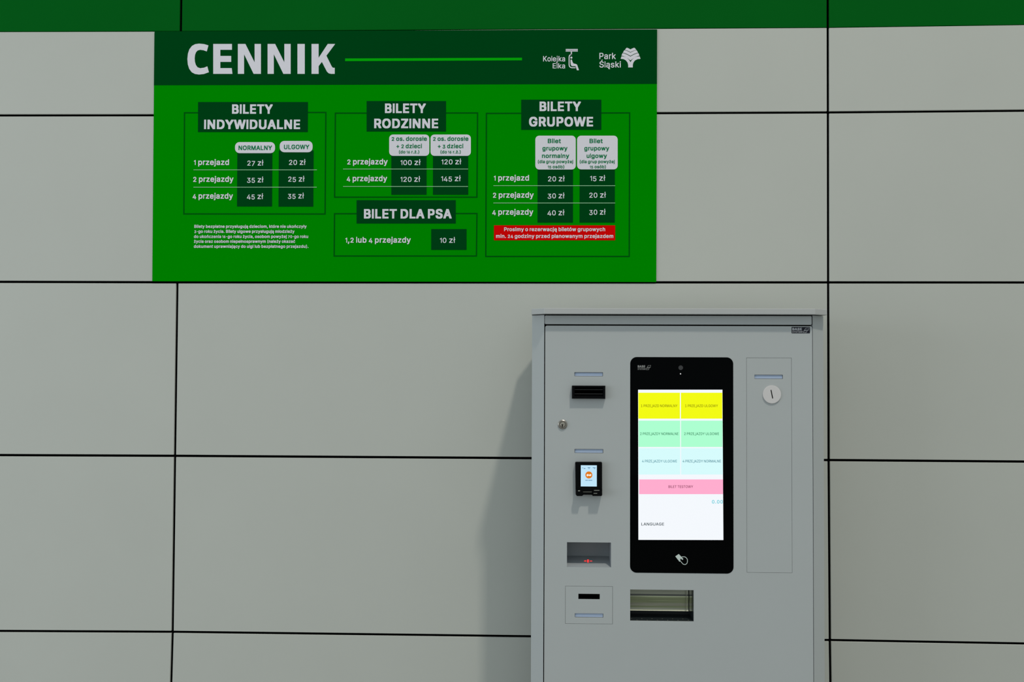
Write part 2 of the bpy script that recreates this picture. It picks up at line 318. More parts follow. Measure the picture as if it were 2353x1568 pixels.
        '5': '926;410,-14,505,-14,595,3,666,35,691,57,696,57,713,76,719,76,772,144,800,209,812,261,814,361,800,446,767,522,741,551,741,557,727,568,727,573,663,625,618,647,539,666,410,666,368,657,315,636,340,858,764,858,764,1000,188,1000,132,524,132,481,242,467,298,467,323,489,371,511,427,524,472,524,531,505,534,500,564,484,609,435,626,405,640,361,640,288,626,245,604,206,573,174,567,174,559,163,539,155,536,149,503,136,463,128,432,130,396,141,337,177,315,201,298,228,286,264,286,280,118,280,118,225,129,177,152,128,171,106,171,101,183,92,183,87,233,43,295,11,348,-5',
        '6': '926;421,-14,514,-14,573,-5,618,8,671,35,702,62,708,62,758,120,786,171,803,225,809,261,809,369,803,408,786,462,767,500,761,503,750,524,739,532,739,538,680,587,612,617,534,630,435,628,477,690,486,695,503,725,511,731,528,761,536,766,559,804,567,810,584,839,593,845,609,875,618,880,635,910,643,916,660,945,674,959,677,1000,494,1000,494,994,486,989,458,943,449,937,421,891,413,886,379,831,371,826,343,780,334,774,306,728,298,723,298,717,230,625,163,505,135,427,124,345,126,261,143,187,174,125,225,65,230,65,244,49,250,49,278,27,351,-3;466,125,410,139,371,160,345,182,309,236,292,296,292,340,300,375,329,429,359,462,365,462,388,481,449,503,483,503,508,497,528,486,536,486,539,481,570,465,612,418,629,386,643,331,643,302,635,261,615,217,595,196,595,190,567,163,562,163,542,147,500,130',
        '7': '926;191,0,371,0,747,731,753,734,812,848,812,1000,121,1000,121,858,621,858,191,35',
        '8': '926;416,-14,517,-14,587,-5,637,8,708,41,733,62,739,62,786,111,817,166,831,217,831,329,812,397,786,440,747,484,741,484,733,494,727,494,699,516,680,522,682,527,713,543,741,571,741,576,750,581,764,609,769,611,786,652,795,693,795,788,778,850,755,891,736,910,736,916,708,943,702,943,694,954,688,954,668,970,598,1000,520,1013,416,1013,371,1008,303,989,256,964,225,937,219,937,180,894,154,848,138,774,140,682,157,625,197,565,256,522,230,513,227,508,197,492,160,456,160,451,140,429,132,408,126,405,112,369,101,307,101,245,112,179,132,136,138,133,154,103,183,73,188,73,199,60,205,60,236,35,315,3;444,128,371,147,323,177,300,201,281,236,272,269,272,291,284,331,298,359,343,405,393,432,418,440,447,446,489,446,534,435,570,418,623,375,654,321,660,299,660,264,652,234,635,204,604,171,598,171,584,158,522,133,491,128;458,584,418,592,382,609,340,644,315,687,306,739,317,780,329,801,365,839,404,861,469,875,536,858,562,845,593,818,621,769,626,717,607,663,567,619,522,595,494,587',
        '9': '926;258,0,441,0,463,38,472,43,505,98,514,103,548,158,556,163,590,217,598,223,598,228,710,386,772,497,795,557,809,625,809,731,803,769,784,831,747,894,694,948,688,948,657,973,584,1002,517,1013,418,1013,374,1008,303,986,247,954,197,907,197,902,188,897,188,891,166,864,140,810,126,747,126,622,146,543,163,508,168,505,185,475,236,427,242,427,261,410,323,383,404,369,497,372,497,367,483,353,435,280,427,274,410,245,402,239,385,209,376,204,354,166,345,160,329,130,320,125,303,95,295,90,278,60,258,38;455,497,413,508,385,522,334,565,312,600,298,638,292,701,298,731,315,774,320,777,334,804,371,839,424,867,475,875,520,864,548,850,598,807,598,801,612,788,635,739,643,698,643,668,635,628,618,590,612,587,601,565,567,532,522,508,497,500',
        'A': '978;34,0,213,0,309,269,677,269,775,0,955,0,955,38,949,43,924,120,890,198,885,223,879,228,873,253,868,258,842,334,809,413,761,549,727,628,691,734,677,761,671,785,666,791,629,897,595,975,590,1000,393,997,388,973,382,967,376,943,371,937,275,674,261,647,256,622,250,617,244,592,239,587,233,562,227,557,222,532,216,527,211,503,205,497,199,473,194,467,188,443,183,437,177,413,171,408,166,383,160,378,154,353,149,348,143,323,138,318,132,293,126,288,121,264,115,258,110,234,104,228,98,204,93,198,87,174,81,168,76,144,70,139,65,114,37,49;362,410,359,413,368,437,374,443,447,649,447,660,469,717,489,788,494,791,520,701,623,410',
        'E': '858;118,0,784,0,784,141,289,141,289,435,744,435,744,576,289,576,289,858,778,858,778,1000,118,1000',
        'G': '1058;503,-14,604,-14,682,-3,753,19,820,54,887,111,887,117,901,128,901,133,910,139,910,144,932,171,969,255,983,326,986,519,556,519,556,378,814,378,795,296,767,245,722,196,716,196,708,185,680,171,677,166,621,144,559,133,505,139,449,155,390,187,351,220,351,225,331,242,331,247,323,253,309,280,303,283,272,348,253,429,250,546,256,587,275,660,309,728,315,731,326,753,337,761,337,766,376,804,382,804,413,829,461,850,514,864,556,867,615,856,674,831,733,785,733,780,747,769,747,763,772,734,795,687,800,663,977,663,977,701,958,769,935,815,930,818,904,861,893,869,893,875,845,921,840,921,831,932,826,932,820,940,792,954,789,959,730,986,629,1011,489,1013,413,1002,345,981,267,937,202,880,202,875,180,853,154,810,149,807,110,723,84,614,79,551,79,448,87,367,101,304,118,255,157,179,191,139,191,133,211,117,211,111,250,76,256,76,264,65,270,65,298,43,348,19,396,3,447,-8',
        'K': '953;118,0,289,0,289,318,404,432,407,440,730,0,927,0,927,35,921,38,921,43,913,49,907,62,899,68,893,82,885,87,879,101,871,106,865,120,857,125,851,139,842,144,837,158,828,163,823,177,814,182,809,196,800,201,795,215,758,258,747,280,739,285,733,299,725,304,719,318,710,323,705,337,696,342,691,356,682,361,677,375,668,380,663,394,654,399,649,413,640,418,635,432,626,437,621,451,612,456,607,470,598,475,593,489,584,494,579,508,570,513,564,527,536,560,536,565,564,590,564,595,604,630,604,636,682,712,682,717,719,750,719,755,758,791,758,796,915,954,915,959,924,964,924,1000,713,1000,696,983,696,978,663,948,663,943,629,913,629,907,595,878,595,872,562,842,562,837,528,807,528,801,494,772,494,766,424,698,424,693,359,630,359,625,320,587,320,581,306,571,292,549,289,1000,118,1000',
        'L': '808;118,0,755,0,755,141,289,141,289,1000,118,1000',
        'N': '1064;118,0,289,0,286,731,315,682,320,679,326,663,331,660,334,649,340,647,343,636,348,633,351,622,357,619,359,609,365,606,368,595,374,592,376,581,382,579,404,538,461,459,463,448,480,429,483,418,500,399,503,388,520,369,522,359,539,340,542,329,559,310,562,299,579,280,581,269,598,250,601,239,618,220,621,209,637,190,640,179,657,160,660,149,677,130,680,120,696,101,699,90,716,71,719,60,736,41,739,30,755,11,758,0,955,0,955,1000,784,1000,786,274,778,283,753,331,747,334,744,345,739,348,736,359,730,361,716,388,699,408,696,418,680,437,677,448,660,467,657,478,640,497,623,530,548,638,545,649,539,652,511,701,494,720,491,731,475,750,472,761,455,780,452,791,441,801,438,812,421,831,418,842,402,861,399,872,382,891,379,902,368,913,365,924,348,943,345,954,329,973,315,1000,118,1000',
        'P': '909;118,0,289,0,289,353,545,353,632,367,680,383,736,416,775,451,775,456,786,465,786,470,809,497,837,565,848,628,848,728,840,780,823,829,792,883,747,929,741,929,733,940,705,954,702,959,635,986,550,1000,118,1000;292,494,289,858,520,856,587,834,590,829,612,818,637,793,668,734,677,693,677,663,657,592,640,565,618,541,562,508,520,497',
        'U': '1052;483,-16,581,-16,637,-11,688,0,741,19,784,41,817,68,823,68,868,111,868,117,896,149,918,193,938,255,944,299,944,1000,772,1000,772,350,761,291,727,225,677,177,626,149,593,139,536,130,461,141,393,171,388,179,371,187,334,225,306,274,298,299,289,345,289,1000,118,1000,118,299,135,215,177,133,185,128,194,111,261,52,315,22,365,3,410,-8',
        'a': '800;284,-16,390,-16,452,-5,511,22,542,49,545,0,708,0,708,530,699,592,674,652,654,674,654,679,626,706,581,734,528,753,461,763,345,763,303,758,242,742,199,723,197,717,168,704,160,693,154,693,115,652,81,592,84,551,188,522,242,522,270,568,315,603,374,625,424,628,458,619,494,600,522,571,536,538,542,508,539,497,522,478,511,473,455,462,323,448,205,424,143,397,129,383,124,383,95,356,76,326,62,280,59,187,67,139,87,92,107,71,107,65,135,38,140,38,163,19,213,-3;348,120,286,136,244,168,227,204,227,228,247,266,275,288,331,310,542,342,542,277,534,239,520,209,497,185,497,179,472,158,427,133,388,122',
        'e': '829;393,-16,486,-16,536,-11,581,0,649,30,671,49,677,49,691,65,696,65,705,79,722,92,741,128,747,130,761,166,761,206,649,234,601,234,576,185,536,149,475,125,418,122,382,130,326,158,281,201,256,245,239,299,236,323,775,323,775,432,767,505,750,565,719,628,699,649,699,655,685,666,685,671,623,720,570,744,505,761,368,763,329,758,267,739,205,704,160,663,160,657,149,649,149,644,124,614,101,571,84,524,70,456,67,315,73,269,93,196,124,133,129,130,140,109,152,101,152,95,194,54,199,54,208,43,236,30,239,24,306,-3;242,454,239,459,253,503,284,554,320,590,326,590,345,606,379,619,418,628,480,617,525,592,556,562,556,557,573,538,601,467,601,454',
        'i': '363;104,0,270,0,270,755,104,755;149,842,227,842,264,858,284,880,292,899,292,970,275,1002,258,1016,216,1030,157,1030,121,1019,93,994,81,967,84,894,107,861,129,848',
        'j': '363;-20,-272,79,-272,154,-255,183,-242,219,-212,219,-206,236,-190,258,-141,270,-73,270,755,104,755,104,-41,95,-79,84,-101,67,-117,37,-130,-20,-133;146,842,236,845,267,861,284,880,292,902,292,967,281,994,258,1016,216,1030,157,1030,115,1016,93,994,81,970,84,891,110,858',
        'k': '784;104,0,270,0,270,269,286,285,292,285,320,315,348,285,357,269,368,261,368,255,379,247,379,242,390,234,410,204,421,196,441,166,452,158,472,128,483,120,503,90,514,82,522,65,556,30,576,0,775,0,772,41,761,49,761,54,727,90,727,95,685,141,677,158,666,166,666,171,654,179,654,185,632,206,623,223,612,231,612,236,601,245,601,250,579,272,570,288,559,296,559,302,536,323,528,340,517,348,517,353,505,361,505,367,455,424,455,429,753,720,753,755,559,755,505,704,505,698,382,581,382,576,270,470,270,1000,104,1000',
        'l': '284;79,0,216,0,216,1021,79,1021',
        'o': '852;385,-16,475,-16,522,-11,590,8,637,33,643,41,671,57,730,122,764,185,786,261,795,331,792,448,772,541,747,598,741,600,736,617,730,619,719,641,708,649,708,655,666,695,593,739,528,758,489,763,348,761,284,744,227,717,205,698,199,698,183,679,177,679,174,671,152,652,152,647,129,622,98,565,76,492,67,429,70,288,84,223,118,144,124,141,143,106,154,98,154,92,194,54,199,54,208,43,213,43,233,27,312,-5;418,122,379,130,331,155,292,193,292,198,275,217,244,293,236,340,236,408,250,473,261,503,278,535,303,562,303,568,343,600,385,619,410,625,452,625,491,614,531,592,567,557,567,551,590,524,615,462,623,424,626,342,621,307,604,253,567,190,534,158,489,133,447,122',
        'r': '545;104,0,270,0,270,481,275,505,286,532,292,535,303,557,331,584,371,606,427,619,463,614,522,614,522,763,371,761,340,753,300,734,267,704,264,755,104,755',
        's': '753;334,-16,427,-16,494,-8,542,5,590,27,593,33,615,43,657,84,682,128,694,166,696,255,691,285,671,331,637,369,632,369,607,391,553,416,331,470,284,497,270,513,261,532,261,554,286,592,331,619,371,630,424,628,469,609,508,568,522,543,525,527,579,527,682,551,682,587,674,611,652,655,626,682,626,687,595,714,562,731,559,736,491,758,452,763,329,763,278,755,233,742,177,712,132,671,104,625,95,598,93,492,98,465,121,418,157,380,163,380,185,361,233,340,345,310,430,293,469,280,491,266,511,247,522,228,522,198,508,174,489,155,449,133,393,120,337,125,286,147,261,168,261,174,247,187,233,217,230,236,183,236,70,212,70,171,84,128,110,84,146,46,152,46,183,22,219,5,281,-11',
        'z': '783;81,0,710,0,710,139,312,139,357,193,357,198,365,204,365,209,385,228,385,234,393,239,393,245,402,250,402,255,410,261,410,266,421,274,447,312,458,321,458,326,466,331,491,369,503,378,503,383,511,388,536,427,548,435,573,473,584,481,584,486,593,492,618,530,629,538,654,576,666,584,691,622,699,628,699,755,93,755,93,614,477,611,441,571,424,543,413,535,404,519,393,511,385,494,374,486,365,470,354,462,345,446,334,437,334,432,306,402,298,386,286,378,278,361,267,353,258,337,247,329,239,312,227,304,227,299,199,269,191,253,180,245,171,228,160,220,152,204,140,196,132,179,121,171,104,144,84,125',
        'ą': '800;579,-277,671,-274,719,-261,747,-247,747,-212,741,-206,713,-130,663,-130,652,-139,626,-144,615,-139,598,-120,598,-101,609,-79,657,-35,663,-35,671,-24,677,-24,685,-14,708,0,708,530,694,611,663,668,626,706,581,734,528,753,461,763,345,763,258,747,185,714,160,693,154,693,124,663,124,657,115,652,101,625,95,622,81,592,84,551,188,522,242,522,270,568,315,603,374,625,424,628,477,611,517,579,531,554,542,505,536,492,511,473,247,435,183,416,124,383,87,345,65,293,59,255,59,187,67,139,87,92,107,71,107,65,135,38,191,5,244,-11,284,-16,390,-16,430,-11,497,14,545,49,542,41,536,41,503,11,497,11,449,-43,438,-65,430,-98,430,-171,435,-196,447,-217,477,-247,534,-272;348,120,286,136,244,168,227,204,227,228,247,266,275,288,331,310,542,342,542,277,534,239,520,209,497,185,497,179,472,158,427,133,388,122',
        'ł': '339;107,0,244,0,244,494,337,551,337,668,286,668,244,641,244,1021,107,1021,107,554,17,500,17,383,67,383,70,388,107,408',
        'Ś': '913;390,-16,562,-14,629,0,682,19,685,24,713,35,744,60,750,60,789,98,826,155,842,204,848,242,848,318,840,367,828,397,809,429,761,478,755,478,750,486,744,486,716,508,643,541,576,562,449,592,365,622,320,649,292,676,275,709,272,742,281,769,300,801,326,826,388,858,455,872,534,861,601,829,623,810,623,804,635,796,643,777,649,774,663,720,834,720,831,782,823,818,798,872,778,894,778,899,739,937,733,937,727,945,722,945,694,967,646,989,573,1008,522,1013,385,1011,326,1000,270,981,219,954,157,899,124,848,107,799,101,755,101,698,107,655,132,592,171,546,177,546,188,532,194,532,225,508,300,473,461,427,503,418,593,386,595,380,632,361,660,334,674,307,680,283,677,264,671,245,649,206,598,163,550,141,489,128,438,128,407,133,362,147,320,168,286,198,286,204,272,217,256,255,250,293,76,293,76,239,87,187,110,136,115,133,132,103,146,92,146,87,194,46,250,16,317,-5;388,1062,531,1062,531,1068,581,1136,584,1146,654,1244,657,1285,477,1285,472,1266,444,1217,444,1209,416,1160,416,1152,388,1103',
    },
    2: {
        '(': '605;345,-176,553,-176,553,-111,489,18,424,192,402,284,388,392,393,497,421,647,444,729,483,842,489,847,517,921,525,931,525,939,553,989,553,1055,343,1052,295,966,295,958,286,947,267,892,261,887,227,787,191,631,174,468,177,308,191,205,213,113,247,16,253,11,270,-37,281,-53,281,-61',
        ')': '605;73,-176,284,-174,337,-79,337,-71,351,-50,351,-42,359,-32,379,24,385,29,416,121,441,234,452,342,452,484,444,581,430,666,404,771,368,881,362,887,337,955,323,976,323,984,281,1055,73,1055,73,989,98,947,98,939,129,879,191,702,219,587,239,442,233,332,202,189,143,29,135,18,110,-45,93,-71,93,-79,73,-111',
        '+': '958;388,63,593,63,593,316,859,316,859,479,593,479,593,734,388,734,388,479,121,479,121,316,388,316',
        ',': '437;73,-221,256,-221,312,-24,323,3,326,24,331,32,334,53,345,79,348,100,359,126,359,195,132,195,73,-153',
        '-': '958;225,345,753,345,753,513,225,513',
        '.': '437;168,-8,295,-8,320,0,323,5,337,11,354,29,368,66,368,147,357,182,331,208,312,218,286,224,177,224,138,210,110,184,98,158,98,55,107,34,132,8',
        '0': '958;424,-13,559,-13,604,-8,674,13,725,42,772,84,772,89,784,97,784,103,809,132,845,205,862,255,876,318,887,439,885,610,868,721,842,800,806,871,781,900,781,905,741,945,736,945,725,958,680,984,671,984,637,1000,590,1010,393,1010,343,1000,272,968,202,908,202,902,194,897,194,892,171,866,135,792,104,676,93,537,95,392,112,279,146,179,168,137,174,134,197,97,256,42,261,42,281,26,343,0;483,160,435,179,418,195,413,195,382,226,348,282,329,334,315,392,306,458,306,542,323,647,337,692,365,750,371,752,382,774,393,781,393,787,416,808,461,834,494,842,514,837,559,813,593,781,629,726,657,650,668,595,674,547,674,453,666,389,652,332,637,292,612,245,590,221,590,216,553,184,511,163',
        '1': '530;264,0,452,0,452,1000,348,1000,295,995,253,963,247,963,242,955,227,950,222,942,208,937,202,929,188,923,171,908,118,876,101,860,37,821,37,747,59,687,157,687,264,724',
        '2': '958;126,0,854,0,854,168,449,168,491,208,491,213,559,274,559,279,623,337,623,342,660,374,660,379,682,397,682,403,730,450,730,455,753,476,753,481,767,495,792,537,798,539,828,608,840,668,840,768,828,826,806,876,800,879,784,908,753,939,747,939,736,952,730,952,708,971,663,992,587,1010,416,1013,371,1008,312,992,253,963,194,913,194,908,168,879,149,842,132,784,129,666,340,666,345,724,354,747,376,784,424,823,475,842,494,842,522,834,576,805,601,779,618,750,626,724,626,705,615,671,595,634,590,631,573,602,564,597,564,592,539,568,539,563,126,153',
        '3': '958;402,-13,576,-11,635,0,696,21,705,29,736,42,786,82,786,87,803,100,803,105,823,126,845,168,862,237,862,358,854,403,826,466,820,468,809,489,798,497,798,503,767,531,761,531,753,542,725,555,722,560,654,587,587,597,595,610,615,626,615,631,637,650,637,655,657,671,657,676,722,739,722,745,764,784,764,789,823,847,823,1000,138,1000,138,831,511,831,309,616,309,455,441,455,480,450,528,437,584,405,623,360,643,310,640,274,612,224,584,197,548,176,497,160,466,158,421,168,368,195,323,242,309,276,306,305,87,305,90,203,107,153,140,100,185,58,256,18,323,-3',
        '4': '958;553,0,764,0,764,195,901,195,901,363,764,363,764,647,553,647,553,363,340,363,379,429,385,431,390,447,396,450,399,460,404,463,407,474,413,476,418,492,449,534,455,550,477,579,483,595,514,637,520,652,542,681,548,697,570,726,576,742,607,784,612,800,635,829,640,845,671,887,677,902,699,931,699,1000,483,1000,469,971,438,929,432,913,427,910,424,900,393,858,388,842,357,800,351,784,320,742,315,726,309,724,306,713,300,710,270,655,264,652,233,597,227,595,225,584,219,581,216,571,211,568,188,526,183,524,180,513,174,510,152,468,146,466,143,455,138,453,135,442,129,439,115,410,110,408,107,397,101,395,98,384,79,358,79,195,553,195',
        '5': '958;410,-13,550,-13,621,-3,696,26,699,32,727,45,736,55,741,55,758,74,764,74,817,139,845,203,859,287,859,381,845,463,812,537,786,566,786,571,772,581,772,587,708,637,663,658,584,676,410,676,368,668,385,831,809,831,809,1000,188,1000,132,539,132,466,242,453,343,453,359,468,402,489,455,505,483,505,545,481,595,439,626,392,640,350,643,326,635,289,604,232,573,200,567,200,550,184,525,171,480,158,441,168,413,182,374,210,374,216,359,226,343,253,331,287,331,303,118,303,118,218,124,189,152,124,171,103,171,97,183,89,183,84,233,42,295,11,348,-5',
        '6': '958;421,-13,587,-11,663,8,702,26,705,32,736,47,747,61,753,61,786,95,786,100,812,129,842,197,854,253,851,410,831,479,795,539,758,576,753,576,733,595,674,624,607,639,505,642,548,702,556,708,573,737,581,742,604,779,612,784,629,813,637,818,654,847,663,852,680,881,688,887,705,916,719,929,722,1000,494,1000,494,995,486,989,458,945,449,939,421,895,413,889,379,837,371,831,343,787,334,781,306,737,298,731,298,726,230,637,163,521,138,455,124,366,126,253,140,189,163,139,168,137,174,121,194,100,194,95,211,82,211,76,264,34,317,8,351,-3;483,158,432,176,390,208,354,260,340,303,337,329,354,384,382,426,432,466,472,481,497,484,550,463,598,424,629,374,640,337,640,305,626,263,595,216,567,189,562,189,542,174,500,158',
        '7': '958;191,0,416,0,792,708,798,710,857,821,857,1000,121,1000,121,831,604,831,191,66',
        'A': '1011;34,0,258,0,354,260,677,260,775,0,1000,0,1000,68,994,74,969,147,935,224,930,247,924,253,918,276,913,282,887,355,854,431,806,563,772,639,736,742,722,768,716,792,710,797,674,900,640,976,635,1000,393,997,388,973,382,968,376,945,371,939,275,684,261,658,256,634,250,629,244,605,239,600,233,576,227,571,222,547,216,542,211,518,205,513,199,489,194,484,188,460,183,455,177,431,171,426,166,403,160,397,154,374,149,368,143,345,138,339,132,316,126,310,121,287,115,282,110,258,104,253,98,229,93,224,87,200,81,195,76,171,70,166,65,142,37,79;421,429,418,437,438,481,455,537,461,542,511,695,517,697,520,679,612,429',
        'B': '964;118,0,618,0,671,5,747,24,803,50,862,100,862,105,879,124,899,166,910,213,913,316,904,384,890,424,857,474,826,503,786,524,834,563,865,621,873,674,871,792,862,829,840,879,834,881,823,902,806,916,806,921,761,955,719,976,677,989,607,1000,118,1000;337,168,334,426,494,426,559,418,584,410,632,384,663,355,682,326,696,287,688,258,663,221,618,189,564,174,522,168;337,589,334,831,508,831,553,823,601,802,643,758,657,724,657,710,646,679,626,650,579,613,531,595,500,589',
        'G': '1091;503,-13,649,-13,699,-8,784,13,857,47,882,68,887,68,899,82,904,82,932,108,932,113,946,124,946,129,955,134,955,139,977,166,1003,216,1022,282,1031,360,1031,534,556,534,556,366,809,366,795,318,772,276,750,253,750,247,691,200,621,171,564,163,508,176,461,197,430,221,424,221,410,237,404,237,396,250,376,266,376,271,368,276,354,303,348,305,326,347,306,405,295,471,298,553,315,624,345,692,351,695,371,729,382,737,382,742,432,787,491,818,545,834,579,837,632,823,674,805,696,787,702,787,713,774,719,774,755,734,789,679,800,642,1022,642,1022,710,1014,745,980,821,974,823,949,866,938,873,938,879,890,923,885,923,876,934,871,934,865,942,837,955,834,960,775,987,708,1005,643,1013,458,1010,374,992,292,955,289,950,267,939,258,929,253,929,242,916,236,916,202,884,202,879,166,839,118,752,101,705,87,645,79,566,79,434,84,374,101,295,118,247,149,187,154,184,174,150,191,134,191,129,211,113,211,108,250,74,256,74,264,63,270,63,298,42,348,18,396,3,447,-8',
        'L': '840;118,0,800,0,800,168,334,168,334,1000,118,1000',
        'M': '1303;118,0,329,0,329,547,334,542,337,526,343,521,562,0,764,3,781,50,803,95,806,111,834,168,837,184,859,229,862,245,890,303,893,318,915,363,918,379,941,424,944,439,972,497,974,513,991,545,991,0,1205,0,1205,1000,935,1000,896,897,885,879,882,863,865,831,862,816,851,797,848,781,837,763,834,747,823,729,820,713,809,695,806,679,795,660,792,645,781,626,778,610,767,592,764,576,719,476,716,460,705,442,702,426,691,408,666,332,660,337,643,392,632,410,629,426,607,471,604,487,581,531,579,547,562,579,559,595,536,639,534,655,511,700,508,716,491,747,489,763,466,808,463,823,441,868,438,884,421,916,390,997,118,1000',
        'N': '1097;118,0,334,0,334,629,340,626,376,563,388,553,390,542,402,531,404,521,421,503,424,492,441,474,444,463,461,445,463,434,480,416,483,405,500,387,503,376,520,358,522,347,539,329,542,318,559,300,562,289,579,271,581,260,598,242,601,232,618,213,621,203,637,184,640,174,657,155,660,145,677,126,680,116,696,97,699,87,716,68,719,58,736,39,739,29,755,11,758,0,1000,0,1000,1000,784,1000,784,374,725,455,722,466,705,484,702,495,685,513,649,574,632,592,629,602,612,621,609,631,593,650,556,710,539,729,536,739,520,758,517,768,500,787,497,797,486,808,483,818,466,837,463,847,447,866,444,876,427,895,424,905,413,916,410,926,393,945,390,955,374,973,359,1000,118,1000',
        'O': '1116;500,-13,640,-13,710,-5,798,21,862,55,935,116,935,121,958,142,958,147,986,182,1025,260,1047,337,1059,421,1056,610,1039,697,1003,789,997,792,989,813,983,816,972,839,946,866,946,871,907,910,901,910,873,937,792,981,710,1005,646,1013,463,1010,404,1000,348,981,309,963,306,958,270,939,247,918,242,918,180,855,180,850,152,816,124,763,90,658,79,566,81,397,90,342,107,279,152,184,157,182,180,145,188,139,188,134,202,124,202,118,242,82,247,82,258,68,264,68,295,45,348,18,396,3;567,163,500,179,455,200,452,205,430,216,421,226,416,226,368,276,334,329,309,395,295,471,295,529,309,605,326,652,351,700,357,702,374,731,385,739,385,745,416,774,421,774,430,784,466,802,469,808,525,829,579,837,632,823,685,800,708,781,713,781,727,766,733,766,778,716,806,668,828,610,842,542,845,487,837,424,823,371,795,310,789,308,786,297,761,268,761,263,713,218,708,218,680,197,615,171',
        'P': '942;118,0,334,0,334,342,590,342,677,355,725,371,781,403,820,437,820,442,845,468,871,516,890,584,890,758,873,821,848,871,826,895,826,900,792,931,786,931,761,952,719,973,680,987,595,1000,118,1000;337,510,334,831,503,831,570,816,612,792,649,752,663,726,674,687,674,655,668,634,652,595,632,574,632,568,595,539,534,516,500,510',
        'R': '950;118,0,334,0,334,363,489,360,694,0,930,0,930,68,921,76,910,103,904,105,893,132,887,134,876,160,871,163,859,189,854,192,842,218,837,221,826,247,820,250,809,276,803,279,792,305,786,308,775,334,769,337,758,363,753,366,741,392,736,395,772,413,800,437,806,437,851,487,882,553,893,602,896,645,893,758,882,808,868,845,831,900,795,934,789,934,758,958,682,987,598,1000,118,1000;337,534,334,831,505,831,539,826,587,810,590,805,618,792,640,771,666,729,677,689,677,674,668,639,654,610,621,574,584,553,528,537',
        'U': '1085;483,-16,660,-13,733,0,786,18,828,39,862,66,868,66,913,108,913,113,941,145,963,187,983,247,989,289,989,1000,772,1000,772,371,767,334,755,297,739,266,719,245,719,239,688,210,626,176,564,160,528,163,489,174,452,189,421,213,416,213,368,266,343,321,334,366,334,1000,118,1000,118,289,135,208,177,129,185,124,194,108,261,50,315,21,365,3,410,-8',
        'W': '1417;303,0,545,3,716,605,725,595,893,3,1132,0,1182,166,1185,187,1191,195,1194,216,1199,224,1202,245,1208,253,1210,274,1222,300,1224,321,1230,329,1233,350,1238,358,1241,379,1247,387,1250,408,1255,416,1258,437,1264,445,1267,466,1272,474,1275,495,1295,550,1297,571,1303,579,1306,600,1311,608,1314,629,1320,637,1323,658,1328,666,1331,687,1337,695,1340,716,1359,771,1362,792,1368,800,1370,821,1376,829,1379,850,1384,858,1387,879,1393,887,1396,908,1401,916,1404,1000,1185,1000,1014,371,1005,389,997,431,991,439,837,1000,601,1000,466,510,461,503,452,460,447,453,427,368,253,1000,34,1000,34,926,39,918,42,897,48,889,51,868,56,860,59,839,65,831,67,810,73,802,76,781,81,774,84,752,90,745,93,724,98,716,101,695,107,687,110,666,115,658,118,637,124,629,126,608,132,600,135,579,140,571',
        'Y': '995;399,0,618,0,618,387,654,437,666,460,677,471,680,481,691,492,694,503,705,513,708,524,719,534,722,545,733,555,736,566,747,576,772,621,784,631,786,642,798,652,800,663,812,674,814,684,826,695,828,705,840,716,879,781,890,792,893,802,904,813,907,823,918,834,921,845,932,855,935,866,946,876,972,921,983,931,983,1000,747,1000,744,989,739,987,699,921,688,910,685,900,680,897,668,873,635,829,615,792,609,789,570,724,559,713,511,631,505,634,472,695,461,705,449,729,438,739,427,763,416,774,404,797,393,808,382,831,371,842,368,852,362,855,359,866,348,876,345,887,340,889,337,900,326,910,323,921,317,923,315,934,303,945,300,955,295,958,270,1000,34,1000,34,931,45,921,48,910,59,900,62,889,73,879,112,813,124,802,126,792,138,781,140,771,152,760,154,750,166,739,205,674,216,663,219,652,230,642,233,631,244,621,247,610,258,600,261,589,272,579,298,534,309,524,312,513,323,503,326,492,337,481,340,471,351,460,354,450,359,447,399,387',
        'a': '833;284,-16,461,-13,505,-3,542,16,545,0,753,0,753,545,747,592,736,631,699,689,660,724,607,750,573,760,505,771,345,771,258,755,199,731,197,726,168,713,160,702,154,702,115,663,81,605,81,537,188,505,286,505,306,539,331,566,382,595,418,605,449,602,494,581,522,553,536,521,536,508,522,495,491,484,289,460,183,434,124,403,95,376,76,347,65,316,59,279,59,182,67,134,87,89,107,68,107,63,135,37,140,37,163,18,213,-3;376,150,326,166,289,195,278,213,275,232,292,258,320,279,376,300,542,324,542,300,534,263,520,234,497,210,497,205,472,184,427,160',
        'b': '902;430,-16,562,-16,607,-11,654,3,694,21,725,45,730,45,781,95,800,129,806,132,826,171,828,187,837,200,854,276,857,455,840,547,826,587,800,634,795,637,778,666,764,676,764,681,713,724,649,755,573,771,416,771,359,760,315,737,315,1000,104,1000,104,0,309,0,312,24,351,0,388,-11;477,153,447,160,418,174,402,189,396,189,365,221,329,289,312,371,323,453,340,497,357,526,371,539,371,545,410,579,466,602,489,602,536,584,584,545,584,539,604,518,623,479,643,403,643,360,637,326,621,274,601,237,581,216,581,210,545,179,508,160',
        'c': '846;385,-16,550,-13,612,0,674,26,708,53,713,53,758,97,792,153,803,184,803,253,694,279,598,279,579,232,548,195,542,195,522,176,489,160,461,153,444,153,410,163,376,182,337,218,300,282,281,360,284,413,300,474,323,518,348,545,348,550,379,576,416,595,441,602,463,602,491,595,528,576,559,550,559,545,576,529,595,481,688,481,800,510,800,579,775,634,769,637,753,666,725,695,719,695,705,710,699,710,671,731,615,755,573,766,534,771,374,771,309,760,242,734,239,729,227,726,205,708,199,708,183,689,177,689,174,681,135,642,98,579,76,508,67,447,70,279,84,216,118,139,124,137,143,103,154,95,154,89,194,53,199,53,208,42,213,42,233,26,312,-5',
